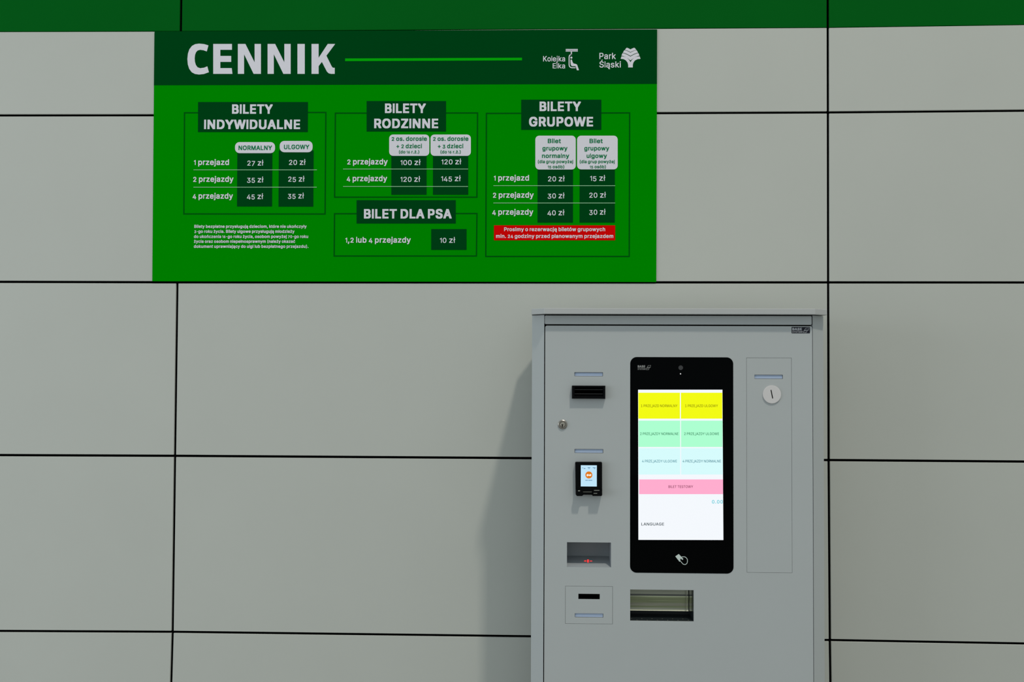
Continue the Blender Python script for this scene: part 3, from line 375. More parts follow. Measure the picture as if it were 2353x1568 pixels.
        'd': '902;362,-16,494,-16,539,-11,567,-3,601,13,612,24,615,0,820,0,820,1000,609,1000,609,737,564,760,511,771,351,771,292,760,233,737,202,713,197,713,183,697,177,697,129,642,95,579,79,526,67,453,67,305,79,232,101,166,146,92,205,37,278,0;447,153,416,160,388,174,382,182,365,189,334,221,303,274,281,360,281,400,289,445,320,518,340,539,340,545,368,571,374,571,388,584,435,602,458,602,505,584,556,542,590,487,604,442,612,392,609,347,598,297,567,232,553,218,553,213,514,179,477,160',
        'e': '862;393,-16,562,-13,649,8,694,29,750,71,750,76,781,108,806,160,806,232,694,258,601,258,576,210,536,176,475,153,427,158,421,163,399,168,396,174,379,179,362,195,357,195,326,226,295,282,286,313,820,313,820,450,814,505,803,555,775,621,769,624,764,639,744,660,744,666,696,710,629,747,579,763,528,771,368,771,306,760,244,737,242,731,205,713,194,700,188,700,140,650,101,584,76,508,67,447,67,305,84,213,112,147,118,145,124,129,129,126,140,105,152,97,152,92,194,53,199,53,225,32,267,11,306,-3;295,471,292,474,312,513,317,516,329,537,365,571,402,592,447,605,480,597,525,574,564,534,593,479,593,471',
        'g': '903;354,-276,548,-276,652,-255,705,-232,727,-213,733,-213,769,-179,800,-132,817,-82,823,-37,823,763,615,763,615,737,573,758,511,771,354,771,303,763,256,747,253,742,225,731,199,710,194,710,135,650,98,587,81,539,70,481,67,310,79,239,95,189,121,142,126,139,138,118,149,111,149,105,185,71,191,71,222,47,275,24,317,13,368,8,522,11,570,21,612,42,607,-3,581,-53,539,-87,475,-111,438,-113,404,-105,374,-92,329,-61,329,-55,309,-39,292,-13,194,-13,185,-21,143,-39,140,-45,98,-63,98,-129,121,-163,132,-171,132,-176,168,-210,174,-210,205,-234,253,-255,300,-268;441,176,410,184,374,203,334,237,334,242,320,255,292,316,281,368,281,403,298,474,320,518,340,539,340,545,393,587,427,600,458,602,491,592,520,576,553,547,553,542,570,526,593,484,607,439,612,408,612,366,593,289,559,234,514,197,469,179',
        'h': '874;104,0,315,0,317,471,340,526,365,553,365,558,402,584,455,602,500,589,539,560,567,518,579,481,581,0,792,0,792,539,784,595,761,655,755,658,736,692,699,726,657,750,607,766,570,771,416,771,371,763,315,739,315,1000,104,1000',
        'i': '395;104,0,315,0,315,763,104,763;149,816,272,816,300,826,323,845,337,871,337,971,331,987,315,1008,286,1023,261,1029,157,1029,121,1018,93,995,81,968,81,873,93,850,107,834,129,821',
        'j': '395;-20,-263,124,-263,199,-247,227,-234,264,-205,264,-200,281,-184,303,-137,315,-71,315,763,104,763,104,-8,95,-45,84,-66,67,-82,37,-95,-20,-97;146,816,270,816,300,826,329,852,337,873,337,968,326,995,303,1016,261,1029,157,1029,115,1016,93,995,81,971,81,871,90,852,110,831',
        'k': '816;104,0,315,0,315,260,340,282,390,226,410,197,421,189,441,160,452,153,472,124,483,116,503,87,514,79,534,50,545,42,545,37,556,29,576,0,820,0,817,71,806,79,806,84,795,92,795,97,772,118,764,134,753,142,753,147,730,168,722,184,710,192,710,197,699,205,699,210,688,218,668,247,657,255,657,260,646,268,646,274,635,282,615,310,604,318,604,324,593,332,593,337,581,345,573,360,562,368,562,374,550,381,550,387,514,426,798,697,798,763,559,763,315,529,315,1000,104,1000',
        'l': '316;79,0,261,0,261,1021,79,1021',
        'm': '1266;104,0,315,0,315,474,331,526,337,529,345,547,357,555,357,560,396,589,430,602,444,602,472,592,514,558,531,529,539,497,539,0,750,0,750,484,764,529,784,558,823,589,865,605,910,589,935,568,941,568,941,563,958,547,972,508,974,0,1185,0,1185,558,1174,624,1163,652,1140,689,1101,729,1095,729,1081,742,1042,760,983,774,803,771,736,750,733,745,699,729,677,708,671,708,671,713,626,750,598,763,553,774,399,774,345,760,317,747,315,742,309,742,309,763,104,763',
        'n': '873;104,0,315,0,317,471,340,526,365,553,365,558,402,584,455,602,500,589,539,560,567,518,579,481,581,0,792,0,789,566,775,624,753,668,733,689,733,695,702,724,643,755,570,771,416,771,345,755,312,737,309,763,104,763',
        'o': '884;385,-16,520,-16,567,-11,635,8,682,32,688,39,716,55,775,118,809,179,828,239,840,321,840,431,828,516,800,595,764,652,710,705,637,747,573,766,534,771,374,771,309,760,242,734,239,729,227,726,205,708,199,708,183,689,177,689,174,681,135,642,98,579,76,508,67,447,70,279,84,216,118,139,124,137,143,103,154,95,154,89,194,53,199,53,208,42,213,42,233,26,312,-5;447,153,410,163,376,182,337,218,337,224,320,242,289,316,281,360,281,395,295,458,306,487,323,518,348,545,348,550,379,576,416,595,441,602,463,602,491,595,531,574,581,521,598,492,615,447,623,410,626,363,621,329,604,276,567,216,517,174,472,155',
        'p': '902;104,-263,315,-263,315,21,351,0,402,-13,562,-16,607,-11,654,3,694,21,725,45,730,45,772,84,772,89,781,95,800,129,806,132,837,200,854,276,857,455,848,516,826,587,792,647,739,705,733,705,725,716,719,716,696,734,632,760,573,771,393,768,345,755,312,734,309,763,104,763;477,153,447,160,418,174,402,189,396,189,365,221,329,289,312,371,323,453,340,497,357,526,371,539,371,545,410,579,466,602,489,602,536,584,584,545,584,539,604,518,623,479,643,403,643,360,637,326,621,274,601,237,581,216,581,210,545,179,508,160',
        'r': '577;104,0,315,0,315,466,320,489,331,516,337,518,348,539,376,566,416,587,452,597,567,595,567,771,385,771,340,760,312,745,309,763,104,763',
        's': '785;334,-16,505,-13,562,-3,601,11,635,26,685,63,685,68,713,97,733,137,741,179,741,279,730,326,699,374,652,410,598,434,376,487,329,513,309,539,326,568,354,589,402,608,424,608,469,589,500,560,522,526,525,510,623,510,727,534,727,600,710,642,691,674,671,692,671,697,640,724,607,739,604,745,559,760,497,771,329,771,267,760,233,750,166,713,124,671,98,621,93,595,93,476,107,429,129,395,168,360,233,329,345,300,430,284,469,271,491,258,520,226,520,218,508,200,472,171,424,153,396,150,345,166,343,171,320,182,292,213,278,242,275,260,183,260,70,237,70,166,76,145,98,97,118,76,118,71,157,37,205,11,267,-8',
        't': '515;306,-8,449,-8,508,3,508,74,489,158,379,160,351,182,337,226,337,602,491,602,491,763,337,763,337,931,126,931,126,763,14,763,14,602,126,602,126,166,129,134,143,87,166,53,208,18,256,0',
        'u': '874;348,-11,491,-8,545,5,581,21,584,26,587,0,792,0,792,763,581,763,579,295,567,258,536,210,491,176,447,160,413,166,374,187,337,226,317,276,315,763,104,763,104,216,115,155,126,124,149,84,188,42,194,42,225,18,264,3',
        'w': '1183;270,0,483,3,601,400,607,392,626,313,657,224,691,103,699,87,722,3,935,0,980,147,1000,197,1000,208,1008,224,1008,234,1028,284,1028,295,1047,345,1047,355,1056,371,1056,381,1076,431,1076,442,1084,458,1084,468,1112,545,1112,555,1160,692,1160,763,944,763,871,524,868,503,851,458,828,368,823,371,809,434,778,529,713,763,494,763,379,368,261,763,45,763,45,692,53,676,53,666,62,650,62,639,81,589,81,579,90,563,90,553,110,503,110,492,129,442,129,431,138,416,138,405,157,355,157,345,166,329,166,318,185,268,185,258,205,208,205,197,213,182,213,171,222,155,222,145,233,121',
        'y': '833;168,-268,309,-266,368,-250,404,-229,441,-195,441,-189,449,-184,463,-158,469,-155,491,-111,494,-95,505,-76,508,-61,520,-42,545,29,556,47,581,118,593,137,618,208,629,226,654,297,666,316,691,387,702,405,705,421,716,439,741,510,747,516,778,600,820,695,820,763,598,760,517,542,511,537,503,505,497,500,491,476,486,471,480,447,452,384,444,353,438,347,430,316,418,334,410,366,404,371,399,395,393,400,388,424,382,429,374,460,368,466,362,489,357,495,348,526,343,531,337,555,331,560,256,763,34,763,34,697,39,681,51,663,62,626,73,608,84,571,95,553,107,516,118,497,129,460,140,442,143,426,154,408,166,371,177,353,188,316,199,297,211,260,222,242,233,205,239,200,256,150,306,34,306,21,289,-24,267,-63,242,-87,222,-97,121,-95,118,-100,93,-189,93,-255,132,-266',
        'z': '815;81,0,755,0,755,166,385,166,410,203,421,210,421,216,430,221,455,258,466,266,491,303,503,310,503,316,511,321,536,358,548,366,548,371,556,376,581,413,593,421,618,458,629,466,629,471,637,476,663,513,674,521,699,558,710,566,710,571,744,608,744,763,93,763,93,595,452,592,441,584,424,558,413,550,404,534,393,526,393,521,354,479,345,463,334,455,317,429,306,421,298,405,286,397,278,381,267,374,267,368,227,326,211,300,199,292,191,276,180,268,171,253,160,245,152,229,140,221,132,205,121,197,104,171,84,153',
        'ó': '884;385,-16,520,-16,567,-11,635,8,682,32,688,39,716,55,775,118,809,179,828,239,840,321,840,431,828,516,800,595,764,652,710,705,637,747,573,766,534,771,374,771,309,760,242,734,239,729,227,726,205,708,199,708,183,689,177,689,174,681,135,642,98,579,76,508,67,447,70,279,84,216,118,139,124,137,143,103,154,95,154,89,194,53,199,53,208,42,213,42,233,26,312,-5;447,153,410,163,376,182,337,218,337,224,320,242,289,316,281,360,281,395,295,458,306,487,323,518,348,545,348,550,379,576,416,595,441,602,463,602,491,595,531,574,581,521,598,492,615,447,623,410,626,363,621,329,604,276,567,216,517,174,472,155;357,789,545,789,671,971,671,1037,447,1037,444,1023,416,976,416,968,388,921,388,913,359,866',
        'ą': '833;579,-268,716,-266,764,-253,792,-239,792,-174,786,-168,758,-95,654,-97,649,-92,654,-76,685,-47,691,-47,702,-34,708,-34,716,-24,722,-24,730,-13,753,0,753,545,744,605,736,631,699,689,660,724,607,750,573,760,505,771,345,771,278,760,199,731,197,726,168,713,160,702,154,702,124,674,124,668,115,663,101,637,95,634,81,605,81,537,188,505,286,505,315,550,343,574,396,600,438,605,477,592,517,560,531,537,536,508,522,495,491,484,323,466,225,447,183,434,124,403,95,376,95,371,79,353,62,303,59,182,67,134,87,89,107,68,107,63,146,29,191,5,244,-11,284,-16,449,-13,438,-32,430,-63,430,-166,435,-189,455,-221,486,-245,534,-263;376,150,326,166,289,195,278,213,275,232,292,258,320,279,376,300,542,324,542,300,534,263,520,234,497,210,497,205,472,184,427,160',
        'ć': '846;385,-16,550,-13,612,0,674,26,708,53,713,53,758,97,792,153,803,184,803,253,694,279,598,279,579,232,548,195,542,195,522,176,489,160,461,153,444,153,410,163,376,182,337,218,300,282,281,360,284,413,300,474,323,518,348,545,348,550,379,576,416,595,441,602,463,602,491,595,528,576,559,550,559,545,576,529,595,481,688,481,800,510,800,579,775,634,769,637,753,666,725,695,719,695,705,710,699,710,671,731,615,755,573,766,534,771,374,771,309,760,242,734,239,729,227,726,205,708,199,708,183,689,177,689,174,681,135,642,98,579,76,508,67,447,70,279,84,216,118,139,124,137,143,103,154,95,154,89,194,53,199,53,208,42,213,42,233,26,312,-5;357,789,545,789,671,971,671,1037,447,1037,444,1023,416,976,416,968,388,921,388,913,359,866',
        'ę': '862;570,-274,722,-271,761,-260,795,-245,795,-179,789,-174,761,-100,666,-100,657,-105,649,-92,688,-29,696,-24,702,-11,710,-5,710,0,719,5,719,11,747,45,784,105,806,160,806,232,694,258,601,258,576,210,545,182,517,166,486,155,449,153,427,158,379,179,337,213,300,268,286,313,820,313,820,450,809,534,781,610,753,655,719,692,713,692,696,710,682,716,668,729,598,758,528,771,368,771,329,766,267,747,225,726,194,700,188,700,140,650,101,584,76,508,67,447,67,305,76,245,93,189,124,129,129,126,140,105,152,97,152,92,208,42,267,11,306,-3,362,-13,449,-16,432,-63,432,-176,441,-203,452,-221,491,-253,525,-266;295,471,292,474,312,513,317,516,329,537,365,571,402,592,447,605,480,597,525,574,564,534,593,479,593,471',
        'ł': '372;107,0,289,0,289,479,382,534,382,679,289,679,289,1021,107,1021,107,568,17,516,17,371,107,371',
        'ń': '873;104,0,315,0,317,471,340,526,365,553,365,558,402,584,455,602,500,589,539,560,567,518,579,481,581,0,792,0,789,566,775,624,753,668,733,689,733,695,702,724,643,755,570,771,416,771,345,755,312,737,309,763,104,763;351,789,539,789,545,802,601,876,604,887,666,968,666,1037,444,1037,351,858',
        'ż': '815;81,0,755,0,755,166,385,166,410,203,421,210,421,216,430,221,455,258,466,266,491,303,503,310,503,316,511,321,536,358,548,366,548,371,556,376,581,413,593,421,618,458,629,466,629,471,637,476,663,513,674,521,699,558,710,566,710,571,744,608,744,763,93,763,93,595,452,592,441,584,424,558,413,550,404,534,393,526,393,521,354,479,345,463,334,455,317,429,306,421,298,405,286,397,278,381,267,374,267,368,227,326,211,300,199,292,191,276,180,268,171,253,160,245,152,229,140,221,132,205,121,197,104,171,84,153;351,816,475,816,508,829,528,847,542,884,542,958,536,981,514,1010,508,1010,497,1021,463,1029,359,1029,323,1018,298,997,284,966,286,866,295,850,317,829',
    },
    3: {
        '.': '469;168,-8,340,-8,365,0,390,18,407,43,413,64,413,173,402,207,376,232,357,242,331,247,177,247,138,235,118,219,98,184,98,54,107,33,132,8',
        '0': '991;424,-13,632,-10,699,5,750,28,778,51,784,51,817,82,817,87,828,94,828,99,854,128,890,199,915,281,930,375,932,574,924,671,904,760,862,857,857,859,834,898,812,918,812,923,786,946,781,946,769,959,764,959,744,974,705,992,663,1005,609,1013,418,1013,343,1000,286,977,256,954,250,954,202,911,202,905,194,900,194,895,171,870,135,798,112,727,95,620,95,380,107,296,135,199,183,112,211,84,211,79,256,41,261,41,281,26,343,0;511,191,472,209,441,235,441,240,416,265,393,304,374,355,359,411,351,474,351,525,368,627,382,671,410,727,416,729,427,750,438,757,438,763,461,783,505,808,520,808,559,788,593,757,593,752,601,747,615,722,621,719,637,686,657,630,668,576,674,530,674,469,660,383,637,314,626,298,623,286,618,283,601,252,564,217,559,217,531,196',
        'A': '1043;34,0,303,0,399,252,677,252,775,0,1045,0,1045,97,1039,102,1014,173,980,247,974,270,969,275,963,298,958,304,932,375,899,449,851,576,817,650,781,750,767,775,761,798,755,803,719,903,685,977,680,1000,393,997,388,974,382,969,376,946,371,941,365,918,359,913,354,890,348,885,343,862,337,857,331,834,326,829,320,806,315,801,309,778,303,773,298,750,292,745,286,722,281,717,275,694,261,668,256,645,250,640,244,617,239,612,233,589,227,584,222,561,216,556,211,533,205,528,199,505,194,500,188,477,183,472,177,449,171,444,166,421,160,416,154,393,149,388,143,365,138,360,132,337,126,332,121,309,115,304,110,281,104,275,98,252,93,247,87,224,81,219,76,196,70,191,65,168,34,99;477,446,477,462,483,467,500,520,505,525,534,610,539,612,601,446',
        'B': '997;118,0,663,0,716,5,792,23,848,48,907,97,907,102,924,120,944,161,955,207,955,375,946,413,930,451,924,454,921,464,901,485,901,490,857,525,890,561,913,612,918,653,915,798,907,834,885,882,879,885,868,905,851,918,851,923,806,956,764,977,722,990,652,1000,118,1000;382,194,379,413,531,411,584,398,632,372,663,344,682,316,691,288,680,265,652,235,646,235,637,224,626,222,618,214,564,199,522,194;382,602,379,806,508,806,553,798,601,778,643,735,652,717,652,701,643,684,637,681,626,661,579,625,531,607,500,602',
        'D': '1088;118,0,609,0,680,8,739,20,814,48,817,54,834,59,837,64,868,79,873,87,879,87,938,140,938,145,972,184,1000,235,1028,316,1042,411,1042,594,1028,686,1005,755,989,783,989,791,983,793,972,819,966,821,949,849,941,854,941,859,876,918,871,918,834,944,823,946,820,951,778,969,727,984,654,997,118,1000;382,194,379,806,477,806,548,796,609,775,652,752,705,706,705,701,730,673,755,625,778,548,784,495,772,428,750,365,722,316,663,258,657,258,635,240,584,217,539,204,463,194',
        'E': '923;118,0,873,0,873,194,379,194,379,408,834,408,834,602,379,602,379,806,868,806,868,1000,118,1000',
        'G': '1123;503,-13,694,-13,744,-8,828,13,887,38,890,43,921,59,927,66,932,66,944,79,949,79,1000,130,1042,196,1064,260,1076,349,1076,548,556,548,556,355,798,355,795,339,772,298,722,245,716,245,708,235,680,222,677,217,621,196,595,191,553,201,505,222,475,245,469,245,413,298,371,367,351,423,340,487,345,551,365,620,390,671,396,673,416,706,427,714,427,719,477,763,536,793,593,808,646,793,691,770,713,750,719,750,755,712,789,658,800,622,1067,622,1067,719,1059,752,1042,796,994,870,935,926,930,926,921,936,915,936,893,954,834,982,753,1005,688,1013,458,1010,374,992,306,964,303,959,267,941,242,918,236,918,202,888,202,882,166,844,124,773,95,694,79,579,81,383,101,286,118,240,149,181,154,179,174,145,191,130,191,125,211,110,211,105,250,71,256,71,264,61,270,61,298,41,348,18,396,3,447,-8',
        'I': '369;87,0,323,0,323,1000,87,1000',
        'J': '879;343,-13,520,-13,567,-8,621,5,663,23,694,46,699,46,753,99,775,140,795,219,795,1000,534,1000,534,319,520,268,497,232,475,212,435,191,427,191,390,209,359,237,337,278,329,311,326,400,65,400,67,209,87,138,112,94,149,56,154,56,168,41,174,41,194,26,267,-3',
        'K': '1018;118,0,379,0,379,298,447,362,730,0,1017,0,1017,94,1003,107,997,120,989,125,983,138,974,143,969,156,960,161,955,173,946,179,941,191,932,196,927,209,918,214,913,227,904,232,899,245,890,250,885,263,848,304,837,324,828,329,823,342,814,347,809,360,800,365,795,377,786,383,781,395,772,400,767,413,758,418,753,431,744,436,739,449,730,454,725,467,716,472,710,485,702,490,696,502,688,508,682,520,654,551,654,559,694,592,694,597,733,630,733,635,772,668,772,673,809,704,809,709,848,742,848,747,887,780,887,786,927,819,927,824,1014,905,1014,1000,713,1000,696,984,696,979,663,951,663,946,629,918,629,913,595,885,595,880,562,852,562,847,528,819,528,814,494,786,494,780,424,717,424,712,388,681,382,671,379,1000,118,1000',
        'L': '873;118,0,845,0,845,194,379,194,379,1000,118,1000',
        'M': '1335;118,0,374,0,374,428,562,0,809,3,826,48,848,92,851,107,879,163,882,179,904,222,907,237,935,293,938,309,960,352,963,367,986,411,989,426,991,0,1250,0,1250,1000,935,1000,896,900,885,882,882,867,865,837,862,821,851,803,848,788,837,770,834,755,823,737,820,722,809,704,806,689,795,671,792,655,781,638,778,622,767,604,764,589,719,492,716,477,705,459,702,444,691,426,688,411,677,428,674,444,652,487,649,502,626,546,623,561,607,592,604,607,581,650,579,666,556,709,553,724,536,755,534,770,511,814,508,829,486,872,483,888,466,918,435,997,118,1000',
        'N': '1129;118,0,379,0,379,543,421,487,424,477,441,459,444,449,461,431,463,421,480,403,483,393,500,375,503,365,520,347,522,337,539,319,542,309,559,291,562,281,579,263,581,252,598,235,601,224,618,207,621,196,637,179,640,168,657,150,660,140,677,122,680,112,696,94,699,84,716,66,719,56,736,38,739,28,755,10,758,0,1045,0,1045,1000,784,1000,784,457,730,528,713,559,696,576,694,587,677,604,674,615,657,633,654,643,637,661,621,691,604,709,601,719,584,737,581,747,564,765,562,775,545,793,508,852,491,870,489,880,472,898,469,908,458,918,455,928,438,946,435,956,418,974,404,1000,118,1000',
        'O': '1149;500,-13,685,-13,739,-8,814,10,890,43,924,69,930,69,944,84,949,84,980,112,980,117,1017,156,1062,232,1090,314,1104,408,1104,592,1092,673,1062,768,1017,844,1008,849,991,875,974,888,974,893,932,928,927,928,918,939,904,944,890,956,837,982,755,1005,691,1013,463,1010,404,1000,348,982,309,964,306,959,270,941,247,921,242,921,180,859,180,854,152,821,124,770,93,681,79,579,81,385,101,288,135,207,140,204,166,158,188,135,188,130,202,120,202,115,242,79,247,79,258,66,264,66,295,43,348,18,396,3;584,194,514,217,511,222,475,240,432,275,432,281,413,298,388,342,382,344,359,395,343,464,340,513,354,587,371,633,396,678,402,681,418,709,430,717,430,722,461,750,466,750,475,760,511,778,514,783,570,803,604,806,646,793,702,765,744,732,744,727,778,694,806,648,828,592,842,525,842,474,834,428,814,370,795,332,789,329,786,319,761,291,761,286,713,242,708,242,680,222,615,196',
        'P': '974;118,0,379,0,379,332,635,332,699,339,755,355,800,375,803,380,826,390,837,403,842,403,885,446,915,500,935,566,938,745,924,811,893,875,871,898,871,903,823,944,750,979,713,990,640,1000,118,1000;382,525,379,806,520,803,570,791,612,768,649,729,671,678,671,655,663,630,632,581,595,553,534,530,500,525',
        'R': '983;118,0,379,0,379,352,489,349,694,0,974,0,974,97,966,105,955,130,949,133,938,158,932,161,921,186,915,189,904,214,899,217,887,242,882,245,871,270,865,273,854,298,848,301,837,326,831,329,820,355,814,357,803,383,798,385,798,393,826,406,871,441,871,446,885,457,899,482,904,485,932,556,941,625,938,765,918,837,893,882,885,888,876,903,840,936,834,936,803,959,727,987,643,1000,118,1000;382,548,379,806,505,806,539,801,587,786,590,780,618,768,640,747,666,706,674,671,654,622,621,587,584,566,528,551',
        'S': '978;390,-15,623,-15,685,-8,753,10,828,48,879,92,879,97,904,125,930,181,938,227,935,383,918,434,890,474,828,525,761,559,666,589,539,617,449,648,447,653,410,671,382,696,371,714,379,737,416,775,463,801,511,814,556,801,615,768,649,727,663,676,924,676,921,796,907,844,887,880,868,900,868,905,806,956,750,984,691,1002,612,1013,416,1013,337,1002,284,987,219,956,157,905,157,900,132,872,110,821,101,770,104,627,118,581,154,528,225,477,286,449,351,428,503,393,593,362,595,357,632,339,660,314,671,293,657,265,615,224,550,194,520,186,497,186,466,194,418,214,376,247,351,286,340,337,76,337,79,207,101,143,132,97,183,51,250,15,317,-5',
        'T': '982;379,0,640,0,640,806,955,806,955,1000,62,1000,62,806,379,806',
        'U': '1117;483,-15,705,-13,755,-5,812,10,873,38,907,64,913,64,974,125,1008,181,1028,240,1033,281,1033,1000,772,1000,772,390,767,355,755,319,739,288,719,268,719,263,688,235,626,201,579,189,520,204,461,237,413,288,396,319,385,352,379,385,379,1000,118,1000,118,281,135,201,177,125,185,120,194,105,261,48,315,20,365,3,410,-8',
        'W': '1449;303,0,590,3,739,510,744,510,750,492,893,3,1177,0,1449,898,1449,1000,1185,1000,1036,467,882,1000,601,1000,449,469,441,487,298,1000,34,1000,34,898,39,890,42,870,48,862,51,842,56,834,59,814,65,806,67,786,73,778,76,757,81,750,84,729,90,722,93,701,98,694,101,673,107,666,110,645,115,638,118,617,124,610,126,589,132,581,135,561,140,553',
        'Y': '1028;399,0,663,0,663,375,699,423,710,446,722,457,725,467,736,477,739,487,750,497,753,508,764,518,767,528,778,538,781,548,792,559,817,602,828,612,831,622,842,633,845,643,857,653,859,663,871,673,873,684,885,694,924,757,935,768,938,778,949,788,952,798,963,808,966,819,977,829,980,839,991,849,1017,893,1028,903,1028,1000,747,1000,744,990,739,987,699,923,688,913,685,903,680,900,668,877,635,834,632,824,626,821,615,798,581,755,570,732,559,722,534,678,528,681,517,704,505,714,494,737,483,747,472,770,461,780,449,803,438,814,427,837,416,847,413,857,407,859,404,870,393,880,390,890,385,893,382,903,371,913,368,923,362,926,359,936,348,946,345,956,340,959,315,1000,34,1000,34,903,45,893,48,882,59,872,62,862,73,852,112,788,124,778,126,768,138,757,140,747,152,737,154,727,166,717,205,653,216,643,219,633,230,622,233,612,244,602,247,592,258,581,261,571,272,561,298,518,309,508,312,497,323,487,326,477,337,467,340,457,351,446,354,436,359,434,399,375',
        'Z': '962;81,0,921,0,921,194,438,194,461,219,477,247,486,252,514,296,522,301,550,344,559,349,587,393,595,398,618,434,626,439,654,482,663,487,691,530,699,536,722,571,730,576,758,620,767,625,795,668,803,673,826,709,834,714,862,757,871,763,899,806,913,819,915,1000,79,1000,79,806,556,806,550,793,542,788,520,752,511,747,483,704,475,699,447,655,438,650,410,607,402,602,374,559,365,553,337,510,329,505,300,462,292,457,270,421,261,416,233,372,225,367,197,324,188,319,160,275,152,270,124,227,115,222,115,217,81,176',
    },
}

_gl = {}


def glyph(c, wt):
    if (c, wt) not in _gl:
        f_ = GLYPHS[wt][c].split(';')
        loops = []
        for t in f_[1:]:
            n_ = [int(k) for k in t.split(',')]
            loops.append([(n_[i], n_[i + 1]) for i in range(0, len(n_), 2)])
        big = max(loops, key=lambda l_: abs(area2(l_)))
        sg = 1 if area2(big) > 0 else -1

        def inside(p, lp):
            r_ = False
            for i in range(len(lp)):
                (xa, ya), (xb, yb_) = lp[i], lp[i - 1]
                if (ya > p[1]) != (yb_ > p[1]) and p[0] < (xb - xa) * (p[1] - ya) / (yb_ - ya) + xa:
                    r_ = not r_
            return r_

        flat, tri = [], []
        for outer in [l_ for l_ in loops if area2(l_) * sg > 0]:
            grp = [outer] + [l_ for l_ in loops if area2(l_) * sg < 0 and inside(l_[0], outer)]
            b_ = len(flat)
            flat += [p for l_ in grp for p in l_]
            for t in tessellate_polygon([[Vector((x, y, 0)) for x, y in l_] for l_ in grp]):
                t = tuple(i + b_ for i in t)
                ar = area2([flat[i] for i in t])
                if abs(ar) > 1e-9:
                    tri.append(t if ar > 0 else t[::-1])
        _gl[(c, wt)] = (flat, tri, int(f_[0]))
    return _gl[(c, wt)]


def text_mesh(s, x0, x1, base0, cap, Y, wt=3, oldstyle=False, track=0):
    """string s fitted between pixels x0..x1 on baseline base0, capital height cap px, on plane Y"""
    V, F, pen = [], [], 0.0
    for c in s:
        if c == ' ':
            pen += 310 + track
            continue
        gv, gf, adv = glyph(c, wt)
        k, dy = 1.0, 0.0
        if oldstyle and c.isdigit():
            k = 0.86
            dy = -65 if c in '34579' else 0
        if c == '-':
            gv, adv = [(x * 0.7, y) for x, y in gv], adv * 0.7
        b = len(V)
        V += [(pen + x * k, y * k + dy) for x, y in gv]
        F += [tuple(i + b for i in t) for t in gf]
        pen += adv * k + track
    xs = [v[0] for v in V]
    a, b_ = min(xs), max(xs)
    A = at(x0, base0, Y)
    B = at(x1, base0, Y)
    C = at(x0, base0 - cap, Y)
    ex = (B - A) / (b_ - a)
    ez = Vector((0, 0, (C - A).z)) / 1000
    return [tuple(A + ex * (x - a) + ez * y) for x, y in V], F


def lettering(name, s, x0, x1, base, cap, Y, m, parent, **k):
    v, f = text_mesh(s, x0, x1, base, cap, Y, **k)
    o = obj(name, v, f, m, parent)
    return o


def ppoly(loops, Y, th=0.0004):
    return prism_xz([P2(l, Y) for l in loops], Y, Y + th, back=False)


def stroke(pts, wd):
    """polyline in pixels -> outline polygon"""
    L, R_ = [], []
    for i, (x, y) in enumerate(pts):
        a = Vector(pts[max(i - 1, 0)])
        b = Vector(pts[min(i + 1, len(pts) - 1)])
        d = (b - a).normalized()
        n = Vector((-d.y, d.x)) * wd / 2
        L.append((x + n.x, y + n.y))
        R_.append((x - n.x, y - n.y))
    return L + R_[::-1]


# ------------------------------------------------------------------ wall
# joints measured where they cross V1 / V2 and leave the frame
ROWS = [  # y at x=0, V1, V2, x=2353   (joint centre), half gap px
    (73, 72, 63.5, 57, 0.7),
    (265.2, 264.8, 258.3, 254.3, 2.7),
    (648, 649, 649.3, 649.5, 2.7),
    (1046.5, 1048.2, 1058, 1061.5, 2.8),
    (1451, 1453, 1472, 1480, 2.8),
]


def v1(y):
    return 416.0 - 0.0136 * y if y < 650 else 407.2 - (y - 650) * 0.0136


def v2(y):
    t = [(0, 1902.3), (400, 1903.0), (730, 1903.4), (1050, 1904.3), (1500, 1907.3), (2000, 1911)]
    for (a, xa), (b, xb) in zip(t, t[1:]):
        if y <= b:
            return xa + (xb - xa) * (y - a) / (b - a)
    return t[-1][1]


HG = 2.75
TH = 0.008
wall = obj('wall_back', *box(-3.685, 3.366, 0.030, 0.20, 0.0, 3.39), VOID)
props(wall, kind='structure')


def panel(quad, m):
    """quad: TL TR BR BL pixel points or (x,z) metres"""
    o = plate('wall_panel', [[quad[0], quad[1], quad[2], quad[3]]], 0.0, TH, m, wall)
    bevel_obj(o, 0.0008, 1)
    return o


def ext(pa, pb, X):
    """point on the wall line through pa, pb (pixel) at world X"""
    a, b = at(*pa), at(*pb)
    t = (X - a.x) / (b.x - a.x)
    return (X, a.z + (b.z - a.z) * t)


